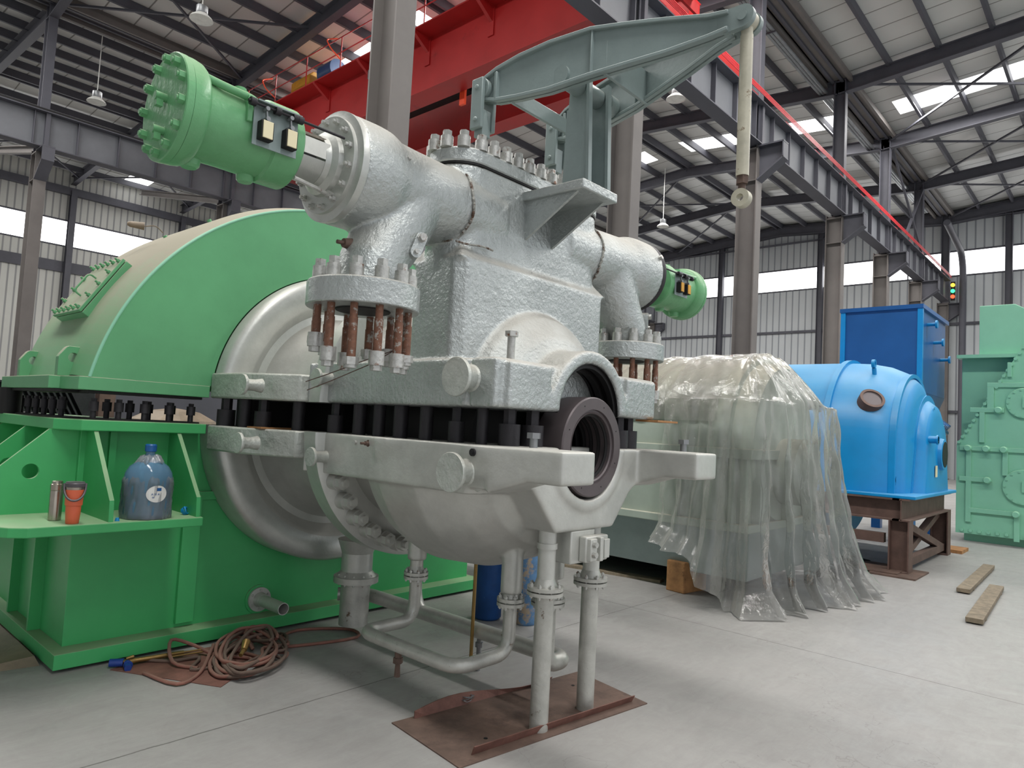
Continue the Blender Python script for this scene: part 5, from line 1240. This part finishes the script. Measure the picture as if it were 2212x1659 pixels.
# ------------------------------------------------------------------ planks
for (x, y, L_, w_, a, lab) in ((10.45, 1.475, 2.3, .13, 1.5, 'weathered plank lying flat on the concrete, further of two at the right'), (8.85, 1.165, 2.15, .14, 2.5, 'weathered plank lying flat on the concrete, nearer of two at the right')):
    g = G(); g.box(-L_/2, L_/2, -w_/2, w_/2, .0, .045)
    o = obj('plank', g, 'plank', loc=(x, y, .012), rot=Matrix.Rotation(radians(a), 4, 'Z'), smooth=0, bevel=.003); tag(o, lab, 'plank')
    for q in (-.8, .8):
        g = G(); g.box(-.03, .03, -w_/2, w_/2, -.012, 0); b_ = obj('batten', g, 'plank', o, smooth=0, loc=(x+q*cos(radians(a)), y+q*sin(radians(a)), .012)) 
# ------------------------------------------------------------------ deep blue hopper
HP = thing('blue_hopper', 'tall deep blue rectangular steel hopper behind the bright blue machine', 'hopper', (14.4, 3.4, 0))
hx0, hx1, hy0, hy1, hz0, hz1 = 13.25, 15.3, 2.72, 3.95, 2.55, 3.98
g = G(); g.box(hx0, hx1, hy0, hy1, hz0, hz1); obj('bin_body', g, 'dblue', HP, smooth=0, bevel=.01)
g = G(); g.box(hx0-.05, hx1+.05, hy0-.05, hy0, hz1-.02, hz1+.05); g.box(hx0-.05, hx1+.05, hy1, hy1+.05, hz1-.02, hz1+.05); g.box(hx0-.05, hx0, hy0, hy1, hz1-.02, hz1+.05); g.box(hx1, hx1+.05, hy0, hy1, hz1-.02, hz1+.05); obj('top_rim', g, 'dblue', HP, smooth=0)
for x, y in ((hx0, hy0), (hx0, hy1)):
    g = G(); g.box(x-.03, x+.04, y-.04, y+.04, hz0, hz1); obj('corner_angle', g, 'blue', HP, smooth=0)
for x, z in ((13.75, 3.75), (14.3, 3.5), (14.9, 3.25)):
    g = G(); g.cyl((x, hy0, z), (x, hy0-.14, z), .03, None, 12); g.cyl((x, hy0-.13, z), (x, hy0-.16, z), .07, None, 16); obj('pipe_stub', g, 'blue', HP)
g = G(); g.hull8([(13.6, 2.9, 1.9), (14.9, 2.9, 1.9), (14.9, 3.8, 1.9), (13.6, 3.8, 1.9), (hx0, hy0, hz0), (hx1, hy0, hz0), (hx1, hy1, hz0), (hx0, hy1, hz0)]); obj('tapered_bottom', g, 'dblue', HP, smooth=0)
g = G(); g.box(13.7, 14.8, 3.0, 3.7, .95, 1.9); obj('chute', g, 'dblue', HP, smooth=0)
for x in (13.3, 15.1):
    for y in (2.85, 3.8):
        g = G(); g.box(x-.08, x+.08, y-.08, y+.08, 0, hz0+.02); obj('leg', g, 'dblue', HP, smooth=0)
g = G(); g.cyl((13.75, 2.75, 2.15), (14.9, 2.75, 2.0), .05, None, 12); g.cyl((13.75, 2.62, 2.02), (14.9, 2.62, 1.9), .05, None, 12)
for k in range(7): g.cyl((13.8+.16*k, 2.55, 1.98), (13.8+.16*k, 2.80, 2.18), .06, None, 12)
obj('motor_drive', g, 'dblue', HP)
g = G(); g.cyl((8.9, 6.55, 2.35), (8.9, 6.55, 3.6), .33, None, 28); g.cyl((8.9, 6.55, 3.6), (8.9, 6.55, 3.66), .37, None, 28); g.cyl((8.9, 6.55, 0), (8.9, 6.55, 2.35), .30, None, 20)
tag(obj('blue_vessel', g, 'dblue'), 'deep blue upright vessel glimpsed under the right green actuator', 'vessel')
# ------------------------------------------------------------------ pale green mill housing
ML = thing('green_mill_housing', 'pale green panelled machine housing with diagonal riveted seam at the right edge', 'machine housing', (15, 0, 0))
mx = 14.62
g = G(); g.prism([(2.38, .14), (-3, .14), (-3, 3.28), (2.38, 3.28)], 'yz', mx+.30, mx+1.8); obj('housing_body', g, 'mill', ML, smooth=0, bevel=.01)
g = G(); g.prism([(2.10, 3.28), (-2, 3.28), (-2, 3.3), (1.2, 3.95), (1.45, 4.12), (1.58, 4.20), (2.10, 4.20)], 'yz', mx+.15, mx+1.3); obj('top_hood', g, 'mill', ML, smooth=0, bevel=.01)
g = G(); g.prism([(2.40, .14), (-3, .14), (-3, 3.45), (1.44, 3.45), (2.40, 1.70)], 'yz', mx, mx+.05); fp = obj('front_panel', g, 'mill', ML, smooth=0, bevel=.006)
g = G(); g.box(mx+.02, mx+.32, 1.45, 2.42, 3.25, 3.31); obj('ledge', g, 'mill', ML, smooth=0); g = G(); g.box(mx+.2, mx+1.8, -3, 2.3, 0, .14); obj('ledge', g, 'mill', ML, smooth=0)
_bn = [0]
def bar(y0, y1, z0, z1): _bn[0] += 1; g = G(); g.box(mx-.036-.0015*_bn[0], mx+.002, min(y0, y1), max(y0, y1), z0, z1); obj('panel_rib', g, 'mill', ML, smooth=0, bevel=.005)
for b in ((1.95, -1, 2.72, 2.80), (1.95, 1.85, 2.35, 2.72), (2.20, 1.70, 2.28, 2.36), (2.06, 1.98, 1.75, 2.28), (2.35, -1, 1.60, 1.68), (2.25, 2.17, .35, 1.6), (2.35, 1.90, 1.06, 1.14), (2.2, 1.5, .52, .60), (1.72, 1.64, 1.2, 1.6), (1.55, 1.47, .1, .55), (1.66, 1.60, 2.9, 3.15)): bar(*b)
for (y, z, rr) in ((1.42, 2.45, .26), (1.42, 1.02, .30)):
    g = G(); g.lathe((0, y, z), 'x', [(mx-.05, rr*.97), (mx-.04, rr), (mx, rr)], 48); g.box(mx-.09, mx-.05, y-.02, y+.02, z-.08, z+.10); rd = obj('round_door', g, 'mill', ML)
    scatter('door_bolt', lambda g: g.cyl((0, 0, 0), (0, 0, .02), .016, None, 8), 'mill', rd, [((mx-.05, y+rr*.88*cos(2*pi*k/14), z+rr*.88*sin(2*pi*k/14)), (-1, 0, 0)) for k in range(14)])
for (y, z) in ((1.95, 1.64), (2.22, 1.64), (1.70, 1.64), (1.78, 2.32), (1.93, 1.10), (1.52, .56)):
    g = G(); g.lathe((0, y, z), 'x', [(mx-.14, .045), (mx-.12, .055), (mx-.04, .06)], 20); obj('knob', g, 'mill', ML)
sp = [((mx-.0, 1.44+(2.36-1.44)*k/17, 3.41-(3.41-1.74)*k/17), (-1, 0, 0)) for k in range(18)]+[((mx, 2.3-.13*k, .2), (-1, 0, 0)) for k in range(14)]
scatter('rivet', lambda g: g.cyl((0, 0, 0), (0, 0, .04), .028, None, 10), 'mill', ML, sp)
# clutter behind the left end, seen through the gap between the hood halves
g = G(); g.box(2.78, 2.95, 8.9, 9.05, 0, 1.9); tag(obj('storage_post', g, 'rust_frame', smooth=0), 'rusty upright post standing behind the green hood, seen through the gap', 'post')
g = G(); g.lathe((3.75, 9.2, 0), 'z', [(0, .55), (1.3, .58), (1.45, .5), (1.56, .3), (1.60, .04)], 14); tag(obj('tarp_bundle', g, 'bag', smooth=0), 'brown crumpled tarpaulin bundle behind the green hood, seen through the gap', 'tarpaulin')
g = G(); g.box(.6, 2.7, 8.8, 9.8, 0, 1.80)
for k in range(26): g.hull8([(1.2+.06*k, 8.70, 1.2), (1.22+.06*k, 8.70, 1.2), (1.22+.06*k, 8.80, 1.2), (1.2+.06*k, 8.80, 1.2), (.9+.06*k, 8.70, 1.78), (.92+.06*k, 8.70, 1.78), (.92+.06*k, 8.80, 1.78), (.9+.06*k, 8.80, 1.78)])
tag(obj('finned_heat_exchanger', g, 'dark', smooth=0), 'dark finned machine part behind the left edge of the green hood', 'machine part')
g = G(); g.box(3.05, 5.6, 10.2, 11.4, 0, 2.1); tag(obj('grey_cabinet', g, 'steel', smooth=0), 'dark grey cabinet far behind the green hood, seen through the gap', 'cabinet')
# ================================================================== LIGHT
w = bpy.data.worlds.new('world'); SC.world = w; w.use_nodes = True
bg = w.node_tree.nodes['Background']; bg.inputs[0].default_value = (.93, .96, 1.0, 1); bg.inputs[1].default_value = .88
def area(name, loc, sx, sy, power, col=(1, .98, .95), rot=(0, 0, 0)):
    l = bpy.data.lights.new(name, 'AREA'); l.shape = 'RECTANGLE'; l.size = sx; l.size_y = sy; l.energy = power; l.color = col
    o = bpy.data.objects.new(name, l); COL.objects.link(o); o.location = loc; o.rotation_euler = rot; return o
for s0, s1 in SKY[:3]:
    for a, b in segs[:5]:
        m = (a+b)/2; area('skylight_daylight', ((s0+s1)/2, m, roofz(m)-.50), 1.3, 7.0, 900)
SC.view_settings.view_transform = 'Standard'; SC.view_settings.look = 'None'; SC.view_settings.gamma = 1; SC.view_settings.exposure = .05
SC.view_settings.use_curve_mapping = False
SC.cycles.max_bounces = 8; SC.cycles.transparent_max_bounces = 12; SC.cycles.diffuse_bounces = 4
SC.cycles.use_denoising = True
SC.cycles.sample_clamp_indirect = 6
